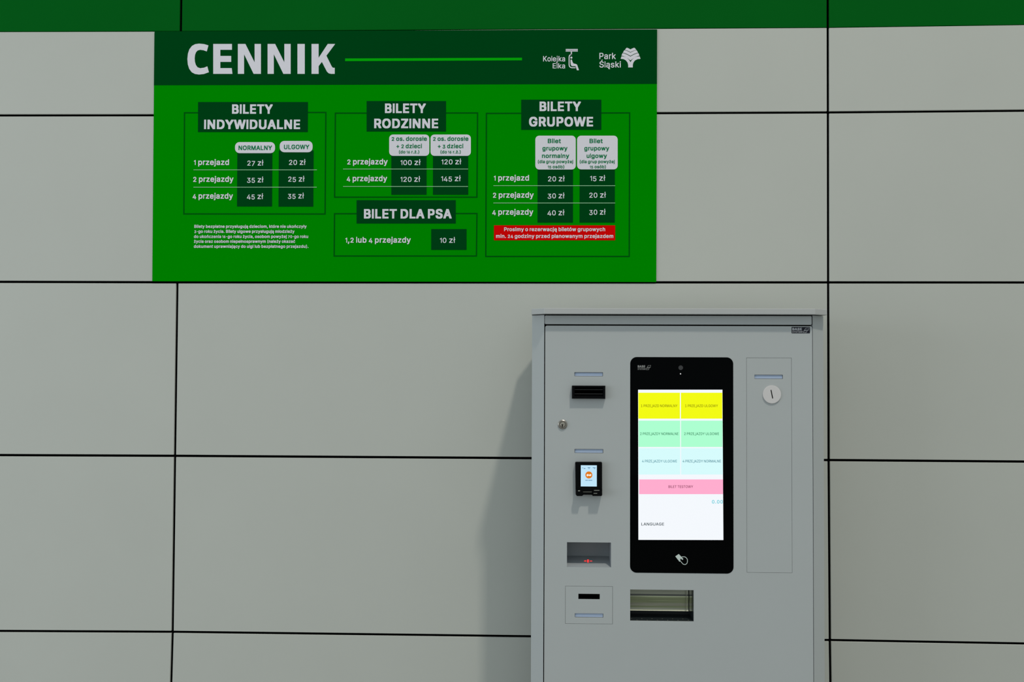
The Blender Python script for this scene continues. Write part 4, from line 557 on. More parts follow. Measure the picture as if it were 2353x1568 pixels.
W2 = lambda p: (at(*p).x, at(*p).z)
XL, XR = at(407, 650).x - 2.352, at(1903.4, 650).x + 2.352
gw = 0.0086
zfloor = 0.012
for r in range(-1, 5):
    top = ROWS[r] if r >= 0 else None
    bot = ROWS[r + 1] if r + 1 < 5 else None
    m = GPANEL if r == -1 else PANEL

    def line_z(row, col, side, s):
        """corner (x,z): side 0 left /1 right of column col; s=+1 below joint, -1 above"""
        g = row[4] * s
        y0, ya, yb, y3 = row[0] + g, row[1] + g, row[2] + g, row[3] + g
        if col == 0:
            return ext((0, y0), (400, ya), XL) if side == 0 else W2((v1(ya) - HG, ya))
        if col == 1:
            return W2((v1(ya) + HG, ya)) if side == 0 else W2((v2(yb) - HG, yb))
        return W2((v2(yb) + HG, yb)) if side == 0 else ext((1903, yb), (2353, y3), XR)

    for col in range(3):
        if bot:
            BL, BR = line_z(bot, col, 0, -1), line_z(bot, col, 1, -1)
        if top:
            TL, TR = line_z(top, col, 0, 1), line_z(top, col, 1, 1)
        if not top:
            TL, TR = (BL[0], BL[1] + 0.62), (BR[0], BR[1] + 0.62)
            if col == 0:
                TR = W2((v1(-300) - HG, -300)); TL = (TL[0], TR[1])
            elif col == 1:
                TL, TR = W2((v1(-300) + HG, -300)), W2((v2(-300) - HG, -300))
            else:
                TL = W2((v2(-300) + HG, -300)); TR = (TR[0], TL[1])
        if not bot:
            BL, BR = (TL[0], zfloor), (TR[0], zfloor)
            if col == 0:
                BR = (TR[0] - 0.010, zfloor)
            elif col == 1:
                BL, BR = (TL[0] - 0.010, zfloor), (TR[0] + 0.006, zfloor)
            else:
                BL = (TL[0] + 0.006, zfloor)
        panel((TL, TR, BR, BL), m)
floor = obj('floor', *box(-9, 9, -12, 0.2, -0.15, 0.0), STONE)
props(floor, kind='structure')

# ------------------------------------------------------------------ price board
YB = -0.004
e = P2([(355, 72.3), (1510, 67.5), (1508, 648.3), (350, 646.5)], YB)
board = plate('price_board', [e], YB, -0.0002, BOARD)
props(board, 'large green ticket price board headed CENNIK, mounted high on the white panelled wall', 'sign')
Y1, Y2, Y3, Y4 = YB - 0.0004, YB - 0.0008, YB - 0.0012, YB - 0.0016


def shape(name, loops, Y, m, parent, th=0.0004):
    v, f = ppoly(loops, Y, th)
    return obj(name, v, f, m, parent)


def R4(x0, y0, x1, y1, dx=0.0, dy=0.0):
    """rectangle in pixels; bottom shifted by dx, right side shifted by dy"""
    return [(x0, y0), (x1, y0 + dy), (x1 + dx, y1 + dy), (x0 + dx, y1)]


band = shape('header_band', [[(355, 72.3), (1510, 67.5), (1509.6, 192.8), (353.7, 196)]], Y1, DARKG, board)
shape('header_line', [[(793, 134.4), (1199.5, 132.7), (1199.5, 138.7), (793, 140.5)]], Y2, LIME, board)
# the big title, drawn letter by letter
TS = [
    [(545, 213), (505, 201), (460, 197), (425, 202), (396, 218), (373, 248), (360, 288), (355, 335), (359, 385), (372, 425), (394, 455),
     (424, 471), (460, 476), (505, 471), (549, 455), (535, 402), (505, 414), (470, 419), (446, 410), (431, 388), (423, 360), (421, 330),
     (424, 300), (433, 275), (448, 259), (470, 253), (500, 257), (530, 268)],
    [(588, 200), (757, 200), (757, 253), (652, 253), (652, 308), (750, 308), (750, 362), (652, 362), (652, 418), (755, 418), (761, 470), (588, 470)],
    [(810, 200), (878, 200), (961, 366), (961, 200), (1018, 200), (1018, 470), (952, 470), (866, 293), (866, 470), (810, 470)],
    [(1078, 200), (1146, 200), (1229, 366), (1229, 200), (1286, 200), (1286, 470), (1220, 470), (1134, 293), (1134, 470), (1078, 470)],
    [(1347, 200), (1413, 200), (1413, 470), (1347, 470)],
    [(1474, 200), (1538, 200), (1538, 325), (1620, 200), (1687, 200), (1608, 306), (1652, 395), (1660, 409), (1670, 415), (1683, 415),
     (1683, 470), (1650, 470), (1629, 465), (1613, 450), (1567, 362), (1538, 400), (1538, 470), (1474, 470)],
]
v, f = merge([ppoly([[(340 + x / 3.9217, 50 + y / 3.9217) for x, y in g]], Y2) for g in TS])
obj('title_lettering', v, f, WHITE, board)

# emblems
q = lambda pts: [(1220 + x / 8.404, 90 + y / 8.404) for x, y in pts]
circ_px = lambda cx, cy, r, n=20: [(cx + r * math.cos(2 * math.pi * i / n), cy + r * math.sin(2 * math.pi * i / n)) for i in range(n)]
parts = [ppoly([q(p)], Y2) for p in (
    [(672, 190), (905, 190), (905, 211), (672, 211)], [(672, 219), (905, 219), (905, 239), (672, 239)],
    [(770, 235), (792, 235), (792, 303), (770, 303)],
    stroke([(792, 296), (768, 300), (748, 312), (739, 332), (737, 360), (737, 500), (744, 525), (762, 543), (790, 552), (860, 552)], 19),
    circ_px(781, 357, 20),
    [(765, 395), (790, 393), (800, 430), (818, 468), (868, 480), (888, 490), (898, 510), (928, 600), (888, 602), (862, 522), (800, 522), (780, 514), (770, 495), (764, 440)])]
emb = obj('cable_car_emblem', *merge(parts), WHITE, board)
lettering('lettering', 'Kolejka', 1248, 1298.5, 141.2, 12.4, Y2, WHITE, emb, wt=1)
lettering('lettering', 'Elka', 1270, 1298.5, 157.2, 11.8, Y2, WHITE, emb, wt=1)


def mir(left, ):
    return left + [(3844 - x, y) for x, y in left[::-1] if x != 1922]


def leaf(edge_top, edge_bot, top, bot):
    """chevron leaf: left edge from edge_top to edge_bot; curved to the centre points"""
    def arc(p, c):
        (x0, y0), (x1, y1) = p, c
        return [(x0 + (x1 - x0) * t, y0 + (y1 - y0) * (t ** 1.55)) for t in (0, .2, .4, .6, .8, 1)]
    T = arc(edge_top, (1922, top))
    B = arc(edge_bot, (1922, bot))
    tr = [(3844 - x, y) for x, y in T[:-1]][::-1]
    br = [(3844 - x, y) for x, y in B[:-1]]
    return T + tr + br + B[::-1]


parts = [ppoly([q(p)], Y2) for p in (
    [(1815, 207), (1845, 168), (1862, 168), (1893, 182), (1922, 198), (1951, 182), (1985, 168), (2003, 168), (2035, 207), (1975, 225), (1922, 251), (1868, 222)],
    leaf((1802, 214), (1775, 262), 262, 324),
    leaf((1768, 271), (1748, 318), 338, 410),
    [(1750, 332), (1800, 337), (1850, 358), (1893, 398), (1922, 446), (1951, 398), (1994, 358), (2044, 337), (2100, 332), (2117, 380), (2060, 386), (2008, 412),
     (1977, 455), (1967, 500), (1967, 546), (1878, 546), (1878, 500), (1867, 455), (1836, 412), (1790, 386), (1732, 380)])]
emb = obj('tree_emblem', *merge(parts), WHITE, board)
lettering('lettering', 'Park', 1377.3, 1415.1, 135.8, 14.3, Y2, WHITE, emb, wt=1)
lettering('lettering', 'Śląski', 1377.3, 1426.7, 155.1, 13.9, Y2, WHITE, emb, wt=1)


def pill(x0, y0, x1, y1, r, parent):
    P = [(x, -z) for x, z in rrect(x0, x1, -y1, -y0, r)]
    return shape('column_label', [P], Y3, WHITE, parent)


def table(frame, headplate, heads, cols, pills, rules, rows, rx, small=()):
    (xa, ya), (xb, yb), (xc, yc), (xd, yd) = frame
    t = 2.9
    fr = shape('price_table', [frame, [(xa + t, ya + t), (xb - t, yb + t), (xc - t, yc - t), (xd + t, yd - t)]], Y1, FRAMEG, board)
    shape('heading_plate', [headplate], Y2, DARKG, fr)
    for h in heads:
        lettering('heading_lettering', *h, Y3, WHITE, fr, wt=3)
    for c in cols:
        shape('price_column', [c], Y2, DARKG, fr)
    for y, x0, x1 in rules:
        shape('row_line', [R4(x0, y - 0.6, x1, y + 0.6)], Y3, RULE, fr)
    for p in pills:
        pill(*p[:5], fr)
    for s in small:
        lettering('label_lettering', *s[:5], Y4, PILLG, fr, wt=2, oldstyle=True)
    for s in rows:
        lettering('row_lettering', *s, Y3, WHITE, fr, wt=2, oldstyle=True)
    for s in rx:
        lettering('price_lettering', *s, Y3, WHITE, fr, wt=1, oldstyle=True)
    return fr


c_ = 13.2
table([(422.5, 257.8), (750.2, 257), (748.4, 493.4), (421, 493.2)], R4(455.2, 234.6, 707.5, 303.4, -0.3),
      [('BILETY', 533.1, 626.5, 261.6, 21.7), ('INDYWIDUALNE', 468.9, 689.5, 296.8, 21.7)],
      [R4(545.4, 346, 625.8, 474.6, -0.8), R4(640.8, 346, 720.6, 474.9, -0.8)],
      [(540, 326.6, 632, 352.1, 10.5), (642.8, 324, 718.3, 350, 10.5)],
      [(390.4, 444.6, 728.2), (430.4, 444.4, 727.8)],
      [('1 przejazd', 445.4, 526.2, 379.4, c_), ('2 przejazdy', 443.9, 536.4, 418.2, c_), ('4 przejazdy', 442.6, 535.2, 456.9, c_)],
      [('27 zł', 568.3, 605.3, 380.7, c_), ('35 zł', 567.6, 605.3, 419.4, c_), ('45 zł', 567.3, 604.8, 457.7, c_),
       ('20 zł', 664, 702.2, 379.1, c_), ('25 zł', 662.2, 699.7, 417.6, c_), ('35 zł', 661.4, 698.4, 456.4, c_)],
      [('NORMALNY', 548, 625, 345, 10.3), ('ULGOWY', 652.5, 710.6, 342.9, 10.3)])
table([(769.2, 258.6), (1098.8, 258.2), (1097.3, 454.7), (767.4, 454.7)], R4(842.5, 232.3, 1024.8, 302.2, 0),
      [('BILETY', 884.5, 978.4, 260, 22), ('RODZINNE', 859.7, 1006.9, 294.8, 22)],
      [R4(899.3, 352, 980.1, 447.6), R4(994.9, 352, 1075.8, 447.6)],
      [(894.2, 309.3, 986.5, 358.3, 9), (989.3, 309.3, 1082, 358.3, 9)],
      [(388.6, 788.3, 1075.6), (428.7, 788.3, 1075.4)],
      [('2 przejazdy', 798, 890.8, 378.2, c_), ('4 przejazdy', 796.7, 889.6, 416.7, c_)],
      [('100 zł', 920.2, 966.4, 379.5, c_), ('120 zł', 920.2, 965.6, 418, c_), ('120 zł', 1014.3, 1060, 377.9, c_), ('145 zł', 1013.6, 1058.7, 416.5, c_)],
      [('2 os. dorosłe', 900, 980.9, 323.8, 10), ('+ 2 dzieci', 910.7, 969.4, 340.7, 10), ('(do 16 r.ż.)', 916.6, 963.3, 352.7, 7.2),
       ('2 os. dorosłe', 995.2, 1076.3, 323.8, 10), ('+ 3 dzieci', 1005.9, 1064.6, 340.7, 10), ('(do 16 r.ż.)', 1012, 1058.7, 352.7, 7.2)])
table([(767.3, 489.9), (1097.5, 489.4), (1096.2, 590), (766.4, 590)], R4(819.4, 460.2, 1047.2, 513.7, 0),
      [('BILET DLA PSA', 836.2, 1037.8, 502.4, 21.8)],
      [R4(990.9, 526.7, 1072, 574.4)], [], [],
      [('1,2 lub 4 przejazdy', 793.4, 943.9, 558, c_)],
      [('10 zł', 1010.7, 1046, 558.3, c_)])
fr = table([(1116.3, 259.2), (1448.3, 258), (1447.3, 591), (1114.8, 591)], R4(1197.7, 229.2, 1381.7, 298.3, 0),
      [('BILETY', 1239.8, 1334.7, 255.5, 22), ('GRUPOWE', 1215.6, 1362.8, 290.7, 22)],
      [R4(1235.4, 384, 1316.7, 511.6, -0.2), R4(1332, 384, 1412.8, 511.6, -0.2)],
      [(1230.1, 311.9, 1323, 389.7, 9), (1326.1, 311.9, 1419.4, 389.4, 9)],
      [(426.9, 1133.7, 1413.8), (466.7, 1133.7, 1413.6)],
      [('1 przejazd', 1134.7, 1215.6, 415.4, c_), ('2 przejazdy', 1132.7, 1226.3, 454.7, c_), ('4 przejazdy', 1131.1, 1225.3, 493.8, c_)],
      [('20 zł', 1259.2, 1297.5, 417, c_), ('30 zł', 1258.4, 1297.2, 456, c_), ('40 zł', 1257.9, 1297, 495, c_),
       ('15 zł', 1355.9, 1390.9, 415.7, c_), ('20 zł', 1354.1, 1392.4, 454.5, c_), ('30 zł', 1353.9, 1391.6, 493.5, c_)],
      [('Bilet', 1258.7, 1288.8, 329, 10), ('grupowy', 1246.4, 1303.9, 345.8, 10), ('normalny', 1245.4, 1308, 363.1, 10),
       ('(dla grup powyżej', 1236, 1316.9, 375.1, 7.3), ('15 osób)', 1258.7, 1296.5, 386.9, 7.3),
       ('Bilet', 1354.6, 1385, 329, 10), ('grupowy', 1342.6, 1399.8, 345.8, 10), ('ulgowy', 1348, 1394.7, 363.1, 10),
       ('(dla grup powyżej', 1332.2, 1412.5, 375.1, 7.3), ('15 osób)', 1355.1, 1392.1, 386.9, 7.3)])
rb = shape('notice_strip', [R4(1135, 518, 1413.6, 552.5)], Y2, RED, board)
props(rb, 'red notice strip with white lettering')
lettering('lettering', 'Prosimy o rezerwację biletów grupowych', 1158.4, 1390.6, 531.5, 8.8, Y3, WHITE, rb, wt=2, oldstyle=True)
lettering('lettering', 'min. 24 godziny przed planowanym przejazdem', 1139.8, 1409.2, 547.1, 8.8, Y3, WHITE, rb, wt=2, oldstyle=True)
fp = []
for s, x0, x1, b in (('Bilety bezpłatne przysługują dzieciom, które nie ukończyły', 446.4, 704.5, 524),
                     ('3-go roku życia. Bilety ulgowe przysługują młodzieży', 446.4, 676.7, 535.5),
                     ('do ukończenia 16-go roku życia, osobom powyżej 70-go roku', 445.6, 708.1, 547.2),
                     ('życia oraz osobom niepełnosprawnym (należy okazać', 445.6, 678.2, 558.4),
                     ('dokument uprawniający do ulgi lub bezpłatnego przejazdu).', 445.4, 708.8, 569.9)):
    fp.append(text_mesh(s, x0, x1, b, 7.1, Y2, wt=2, oldstyle=True))
obj('fine_print', *merge(fp), WHITE, board)

# ------------------------------------------------------------------ ticket machine
YD = -0.400                      # front of the door
CH = 0.040                       # chamfer of the cabinet corners
xl, xr = (at(1221.5, 1100, YD + CH).x, at(1893.2, 1100, YD + CH).x)
xli = (at(1250.0, 1000, YD).x)
xri = (at(1868.5, 1000, YD).x)
ztop = at(1560, 722.5, YD - 0.02).z
mach = bpy.data.objects.new('ticket_machine', None)
COL.objects.link(mach)
mach.location = ((xl + xr) / 2, YD / 2, 0)
mach.empty_display_size = 0.2
props(mach, 'grey steel ticket vending machine with lit touchscreen, standing against the wall below the price board', 'ticket machine')
bpy.context.view_layer.update()


def prism_z(poly, z0, z1):
    n = len(poly)
    if area2(poly) < 0:
        poly = poly[::-1]
    V = [(x, y, z0) for x, y in poly] + [(x, y, z1) for x, y in poly]
    F = [tuple(range(n))[::-1], tuple(range(n, 2 * n))]
    F += [(i, (i + 1) % n, n + (i + 1) % n, n + i) for i in range(n)]
    return V, F


# cabinet carcass: chamfered posts + sides + back, open at the front where the door sits
tw = 0.003
ins = 0.026
yb0 = -0.078
yb1 = -0.118   # back corners are chamfered like the front ones
PL = [(xl + CH, yb0), (xl, yb1), (xl, YD + CH), (xli, YD), (xli, YD + 0.03), (xl + 0.02, YD + 0.05), (xl + 0.02, yb1 - 0.01), (xl + CH + 0.01, yb0 - 0.006)]
PR = [(xr - CH, yb0), (xr, yb1), (xr, YD + CH), (xri, YD), (xri, YD + 0.03), (xr - 0.02, YD + 0.05), (xr - 0.02, yb1 - 0.01), (xr - CH - 0.01, yb0 - 0.006)]
PB = [(xl + CH, yb0 - 0.004), (xr - CH, yb0 - 0.004), (xr - CH, yb0), (xl + CH, yb0)]
cab = obj('cabinet', *merge([prism_z(PL, 0.04, ztop - 0.0022), prism_z(PR, 0.04, ztop - 0.0022), prism_z(PB, 0.04, ztop - 0.0022)]), COAT, mach)
obj('plinth', *box(xl + 0.02, xr - 0.02, YD + 0.04, yb0, 0.0, 0.04), BLACK, mach)
# lid, overhanging forward
OV = 0.027
z0l, z1l = ztop, at(1560, 709.0, YD - OV).z
xl2, xr2 = xl - 0.0015, xr + 0.005
lp = [(xl2 + CH, yb0), (xl2, yb1), (xl2, YD + CH - OV), (xli, YD - OV), (xri + 0.001, YD - OV), (xr2, YD + CH - OV), (xr2, yb1), (xr2 - CH, yb0)]
bevel_obj(obj('lid', *prism_z(lp, z0l, z1l), COATL, mach), 0.0012, 2)
# rail above the door
hx0, hx1, hz0, _ = prect(1251.8, 725, 1865.5, 746.2, YD)
hz1 = ztop - 0.0035
rail = plate('header_rail', [rrect(hx0, hx1, hz0, hz1, 0.004)], YD + 0.0005, YD + 0.02, COAT, mach)
bevel_obj(rail, 0.0012, 2)
# door with its openings
dx0, dx1 = at(1251.8, 1100, YD).x, at(1867.6, 1100, YD).x
dz1 = at(1560, 749.3, YD).z
dz0 = 0.06
HO = {
    'ind1': (1320, 856, 1385.5, 864.8), 'ind2': (1320.3, 1032.4, 1386, 1041.6),
    'coin': (1715.4, 822.6, 1819.8, 1316.8), 'rcpt': (1298.7, 1347.7, 1408, 1434.5),
    'tray': (1302.8, 1247, 1404, 1304.3), 'tick': (1448, 1356, 1594, 1428),
    'note': (1318, 891, 1387, 912),
}
HR = {k: prect(*v, YD) for k, v in HO.items()}
holes = [[(r[0], r[2]), (r[1], r[2]), (r[1], r[3]), (r[0], r[3])] for r in HR.values()]
door = plate('door', [rrect(dx0, dx1, dz0, dz1, 0.006)] + holes, YD, YD + 0.003, COAT, mach)
# folded edge of the door and the dark interior behind it
obj('inner_tray', *merge([box(dx0 - 0.0035, dx1 + 0.0035, YD + 0.12, YD + 0.124, 0.05, ztop - 0.003),
                          box(dx0 - 0.0035, dx0 - 0.0025, YD + 0.004, YD + 0.12, 0.05, ztop - 0.003),
                          box(dx1 + 0.0025, dx1 + 0.0035, YD + 0.004, YD + 0.12, 0.05, ztop - 0.003)]), PIT, mach)


def rbox(r, yf, yb, g=0.0):
    return box(r[0] + g, r[1] - g, yf, yb, r[2] + g, r[3] - g)


def pocket(r, yf, yb, t=0.001):
    x0, x1, z0, z1 = r
    return merge([box(x0 - t, x0, yf, yb, z0 - t, z1 + t), box(x1, x1 + t, yf, yb, z0 - t, z1 + t),
                  box(x0, x1, yf, yb, z0 - t, z0), box(x0, x1, yf, yb, z1, z1 + t), box(x0 - t, x1 + t, yb, yb + t, z0 - t, z1 + t)])


def indicator(r, Y, parent):
    return obj('indicator_window', *rbox((r[0] + .0010, r[1] - .0010, r[2] + .0009, r[3] - .0012), Y + 0.0035, Y + 0.006), BLUE, parent)


indicator(HR['ind1'], YD, mach)
indicator(HR['ind2'], YD, mach)


def subdoor(name, key, holes_px, g=0.0008):
    r = HR[key]
    out = [(r[0] + g, r[2] + g), (r[1] - g, r[2] + g), (r[1] - g, r[3] - g), (r[0] + g, r[3] - g)]
    hs = [prect(*h, YD) for h in holes_px]
    o = plate(name, [out] + [[(h[0], h[2]), (h[1], h[2]), (h[1], h[3]), (h[0], h[3])] for h in hs], YD + 0.0002, YD + 0.003, COAT, mach)
    return o, hs


def lathe(cx, cz, prof_, n=32):
    """prof_: list of (radius, y)"""
    V, F = [], []
    for r_, y in prof_:
        V += [(cx + r_ * math.cos(2 * math.pi * i / n), y, cz + r_ * math.sin(2 * math.pi * i / n)) for i in range(n)]
    for k in range(len(prof_) - 1):
        for i in range(n):
            j = (i + 1) % n
            F.append((k * n + i, k * n + j, (k + 1) * n + j, (k + 1) * n + i))
    F.append(tuple(range((len(prof_) - 1) * n, len(prof_) * n)))
    return V, F


coin, hs = subdoor('coin_panel', 'coin', [(1733.6, 861.7, 1799, 870.8)])
indicator(hs[0], YD, coin)
cc = at(1773.4, 906.8, YD)
dr = 20.6 / FPX * 3.2
sl = P2([(1770.6, 896.6), (1772.6, 896.2), (1776.6, 915.8), (1774.6, 916.4)], YD - 0.004)
disc = obj('coin_disc', *lathe(cc.x, cc.z, [(dr, YD - 0.0002), (dr, YD - 0.003), (dr * 0.985, YD - 0.0035), (dr * 0.9, YD - 0.0036)], 40), DISC, coin)
plate('coin_slot', [sl], YD - 0.0039, YD - 0.0034, PIT, coin)
rc, hs = subdoor('receipt_panel', 'rcpt', [(1329, 1365.4, 1378.2, 1377.4), (1320.8, 1410.4, 1386.2, 1419.6)])
indicator(hs[1], YD, rc)
obj('receipt_slot', *pocket(hs[0], YD + 0.0005, YD + 0.03), PIT, rc)

# banknote reader: tapering black bezel with a recessed mouth
b0 = prect(1314, 887, 1391, 916.8, YD)
YR = YD - 0.015
f0 = prect(1314.3, 886.6, 1390.8, 916.4, YR)
m0 = prect(1320, 890, 1386, 911.5, YR)
m1 = prect(1320.6, 895.5, 1385.6, 905.5, YR + 0.012)


def rring(a, ya, b, yb):
    A = [(a[0], ya, a[2]), (a[1], ya, a[2]), (a[1], ya, a[3]), (a[0], ya, a[3])]
    B = [(b[0], yb, b[2]), (b[1], yb, b[2]), (b[1], yb, b[3]), (b[0], yb, b[3])]
    return A + B, [(i, (i + 1) % 4, 4 + (i + 1) % 4, 4 + i) for i in range(4)]


rd = obj('banknote_reader', *merge([rring(b0, YD, f0, YR), rring(f0, YR, m0, YR), rring(m0, YR, m1, YR + 0.012)]), BLACK, mach)
obj('banknote_slot', *pocket(m1, YR + 0.012, YR + 0.035), PIT, rd)
obj('slot_lip', *merge([box(m0[0] + .001, m0[1] - .001, YR + 0.004, YR + 0.006, m1[3] - 0.0009, m1[3] + 0.0006),
                        box(m0[0] + .001, m0[1] - .001, YR + 0.004, YR + 0.006, m1[2] - 0.0006, m1[2] + 0.0009)]),
    mat('lip_grey', (0.03, 0.03, 0.03), 0.4, 0.4), rd)

# door lock
lc = at(1292.8, 975.8, YD)
lr = 10.6 / FPX * 3.2


lock = obj('door_lock', *lathe(lc.x, lc.z, [(lr, YD), (lr, YD - 0.003), (lr * .86, YD - 0.0045), (lr * .66, YD - 0.0045), (lr * .6, YD - 0.003)]), STEEL, mach)
obj('lock_core', *lathe(lc.x, lc.z - 0.001, [(lr * .5, YD - 0.003), (lr * .5, YD - 0.004), (lr * .42, YD - 0.0045)]),
    mat('lock_core_steel', (0.5, 0.45, 0.38), 0.25, 0.5, metal=1.0), lock)
kx, kz = lc.x - 0.001, lc.z - 0.003
plate('keyhole', [[(kx - .0012, kz - .006), (kx + .0012, kz - .006), (kx + .0012, kz), (kx + .003, kz + .002), (kx, kz + .004), (kx - .003, kz + .002), (kx - .0012, kz)]],
      YD - 0.0049, YD - 0.0044, PIT, lock)

# payment terminal
YT = YD - 0.028
t0 = prect(1322.3, 1063.2, 1384.0, 1140.9, YT)
x0, x1, z0, z1 = t0
rr = 0.004
s_ = (x1 - x0) / 61.7


def tp(px, py):
    p = at(px, py, YT)
    return (p.x, p.z)


outl = [tp(1322.3, 1064.5), tp(1324, 1063.2), tp(1382.4, 1063.2), tp(1384, 1065), tp(1384.2, 1137.5), tp(1382.5, 1140.9), tp(1363.5, 1140.9), tp(1360, 1138.6),
        tp(1341.5, 1138.4), tp(1338, 1140.9), tp(1325.8, 1140.9), tp(1323.2, 1138)]
# the two lower horns stand further out than the middle, which is why they throw two shadows
term = plate('payment_terminal', [[tp(1322.3, 1064.5), tp(1324, 1063.2), tp(1382.4, 1063.2), tp(1384, 1065), tp(1384.1, 1127), tp(1323.0, 1127)]],
             YD - 0.016, YD - 0.0001, BLACK, mach)
sc_r = prect(1334.6, 1069.8, 1371.4, 1118.4, YD - 0.0165)
body = obj('reader_body', *merge([
    prism_xz([[tp(1323.0, 1122.5), tp(1384.1, 1122.5), tp(1384.2, 1138), tp(1382.5, 1140.9), tp(1363.5, 1140.9), tp(1360, 1138.5), tp(1341.5, 1138.3), tp(1338, 1140.9), tp(1325.8, 1140.9), tp(1323.2, 1138)]], YD - 0.018, YD - 0.0001),
    prism_xz([[tp(1323.4, 1126), tp(1338, 1126), tp(1338, 1140.4), tp(1326, 1140.4), tp(1323.6, 1138)]], YT, YD - 0.018),
    prism_xz([[tp(1362, 1126), tp(1383.6, 1126), tp(1383.8, 1138), tp(1382, 1140.4), tp(1362, 1140.4)]], YT, YD - 0.018)]), BLACK, term)
YS = YD - 0.0165
TSCR = em('terminal_screen_light', (190, 228, 248))
disp = plate('display', [[(sc_r[0], sc_r[2]), (sc_r[1], sc_r[2]), (sc_r[1], sc_r[3]), (sc_r[0], sc_r[3])]], YS, YD - 0.016, TSCR, term)
ORG = em('orange_badge', (225, 120, 15))
WH2 = em('badge_white', (245, 240, 225))
NAV = em('status_navy', (60, 110, 150))
shape('display_badge', [circ_px(1353.1, 1092, 8.1, 28)], YS - 0.0004, ORG, term)
shape('badge_mark', [[(1348.3, 1090.3), (1351.5, 1090), (1353.5, 1091.8), (1356, 1090), (1359, 1090.8), (1358.5, 1093.5), (1355.5, 1094.8), (1352.5, 1093.3), (1350, 1095.2), (1347.8, 1094)]],
      YS - 0.0007, WH2, term)
parts = [ppoly([R4(*r)], YS - 0.0004) for r in ((1338, 1075.2, 1340.2, 1076.4), (1341.5, 1076.4, 1345, 1077.8), (1350.4, 1074.8, 1356.4, 1076), (1352, 1076.8, 1355, 1077.6),
         (1362, 1074.8, 1368.6, 1076), (1365, 1076.8, 1367.6, 1078), (1344.9, 1103.6, 1351, 1104.8), (1352, 1103.6, 1361, 1104.8))]
props(obj('display_marks', *merge(parts), NAV, term), kind='stuff')
GREYM = mat('terminal_marks', (0.26, 0.26, 0.23), 0.5, 0.2)
parts = [ppoly([R4(1328.4, 1127.2, 1332.8, 1129.6)], YT - 0.0003), ppoly([R4(1365, 1126.6, 1377.4, 1128.2)], YT - 0.0003), ppoly([R4(1364, 1133.6, 1372.2, 1135)], YT - 0.0003),
         ppoly([R4(1339.5, 1130.6, 1360, 1131.5)], YD - 0.0184)]
obj('terminal_marks', *merge(parts), GREYM, term)

# change tray: pocket with a sloping floor and a small red light
x0, x1, z0, z1 = HR['tray']
YTb = YD + 0.095
zb = at(1352, 1278, YTb).z
V = [(x0, YD, z0), (x1, YD, z0), (x1, YTb, zb), (x0, YTb, zb), (x1, YTb, z1), (x0, YTb, z1), (x0, YD, z1), (x1, YD, z1)]
tr = obj('change_tray', V, [(0, 1, 2, 3), (3, 2, 4, 5), (0, 3, 5, 6), (1, 7, 4, 2), (6, 5, 4, 7)], TRAY, mach)
nrm = (zb - z0) / (YTb - YD)


def ontray(px, py, lift=0.0006):
    """pixel -> point on the sloped tray floor"""
    d = fwd + right * ((px - CX) / FPX) - up * ((py - CY) / FPX)
    # z = z0 + nrm*(y-YD)
    t = (z0 + lift + nrm * (CAM.y - YD) - CAM.z) / (d.z - nrm * d.y)
    return CAM + d * t


V, F = [], []
for a, b, c, d in ((1342.4, 1288.6, 1347.4, 1290.6), (1349.2, 1286.4, 1353.0, 1293), (1355.4, 1289, 1360.8, 1290.4)):
    k = len(V)
    V += [ontray(a, b), ontray(c, b), ontray(c, d), ontray(a, d)]
    F.append((k, k + 3, k + 2, k + 1))
obj('tray_light', V, F, REDLED, tr)

# ticket tray with the folded clear flap (reflections painted as colour bands) and dark floor
x0, x1, z0, z1 = HR['tick']
obj('ticket_tray', *pocket(HR['tick'], YD + 0.003, YD + 0.085), TRAYB, mach)
tt = COL.objects['ticket_tray']


def zat(py, Y):
    return at(1520, py, Y).z


xs = at(1582.0, 1390, YD + 0.03).x
xs2 = at(1584.2, 1390, YD + 0.03).x
pr = [(1350, 0.040), (1365.8, 0.034), (1369.8, 0.030), (1372.8, 0.0285), (1375.5, 0.030), (1386, 0.036), (1393, 0.033), (1397, 0.036), (1402.8, 0.0300), (1404.2, 0.027)]
ms = [OLIVEG, FOLD, OLIVEL, OLIVE, OLIVE, OLIVEG, OLIVE, OLIVEG, OLIVEL]  # painted reflection bands, one per facet


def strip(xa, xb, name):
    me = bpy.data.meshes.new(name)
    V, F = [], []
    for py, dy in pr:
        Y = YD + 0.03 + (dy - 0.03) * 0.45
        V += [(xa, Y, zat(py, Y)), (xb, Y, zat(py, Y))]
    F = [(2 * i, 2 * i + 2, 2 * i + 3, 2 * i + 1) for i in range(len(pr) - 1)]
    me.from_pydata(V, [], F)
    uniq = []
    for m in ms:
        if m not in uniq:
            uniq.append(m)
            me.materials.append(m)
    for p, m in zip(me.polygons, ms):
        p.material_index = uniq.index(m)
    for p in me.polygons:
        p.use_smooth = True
    return link(name, me, tt)


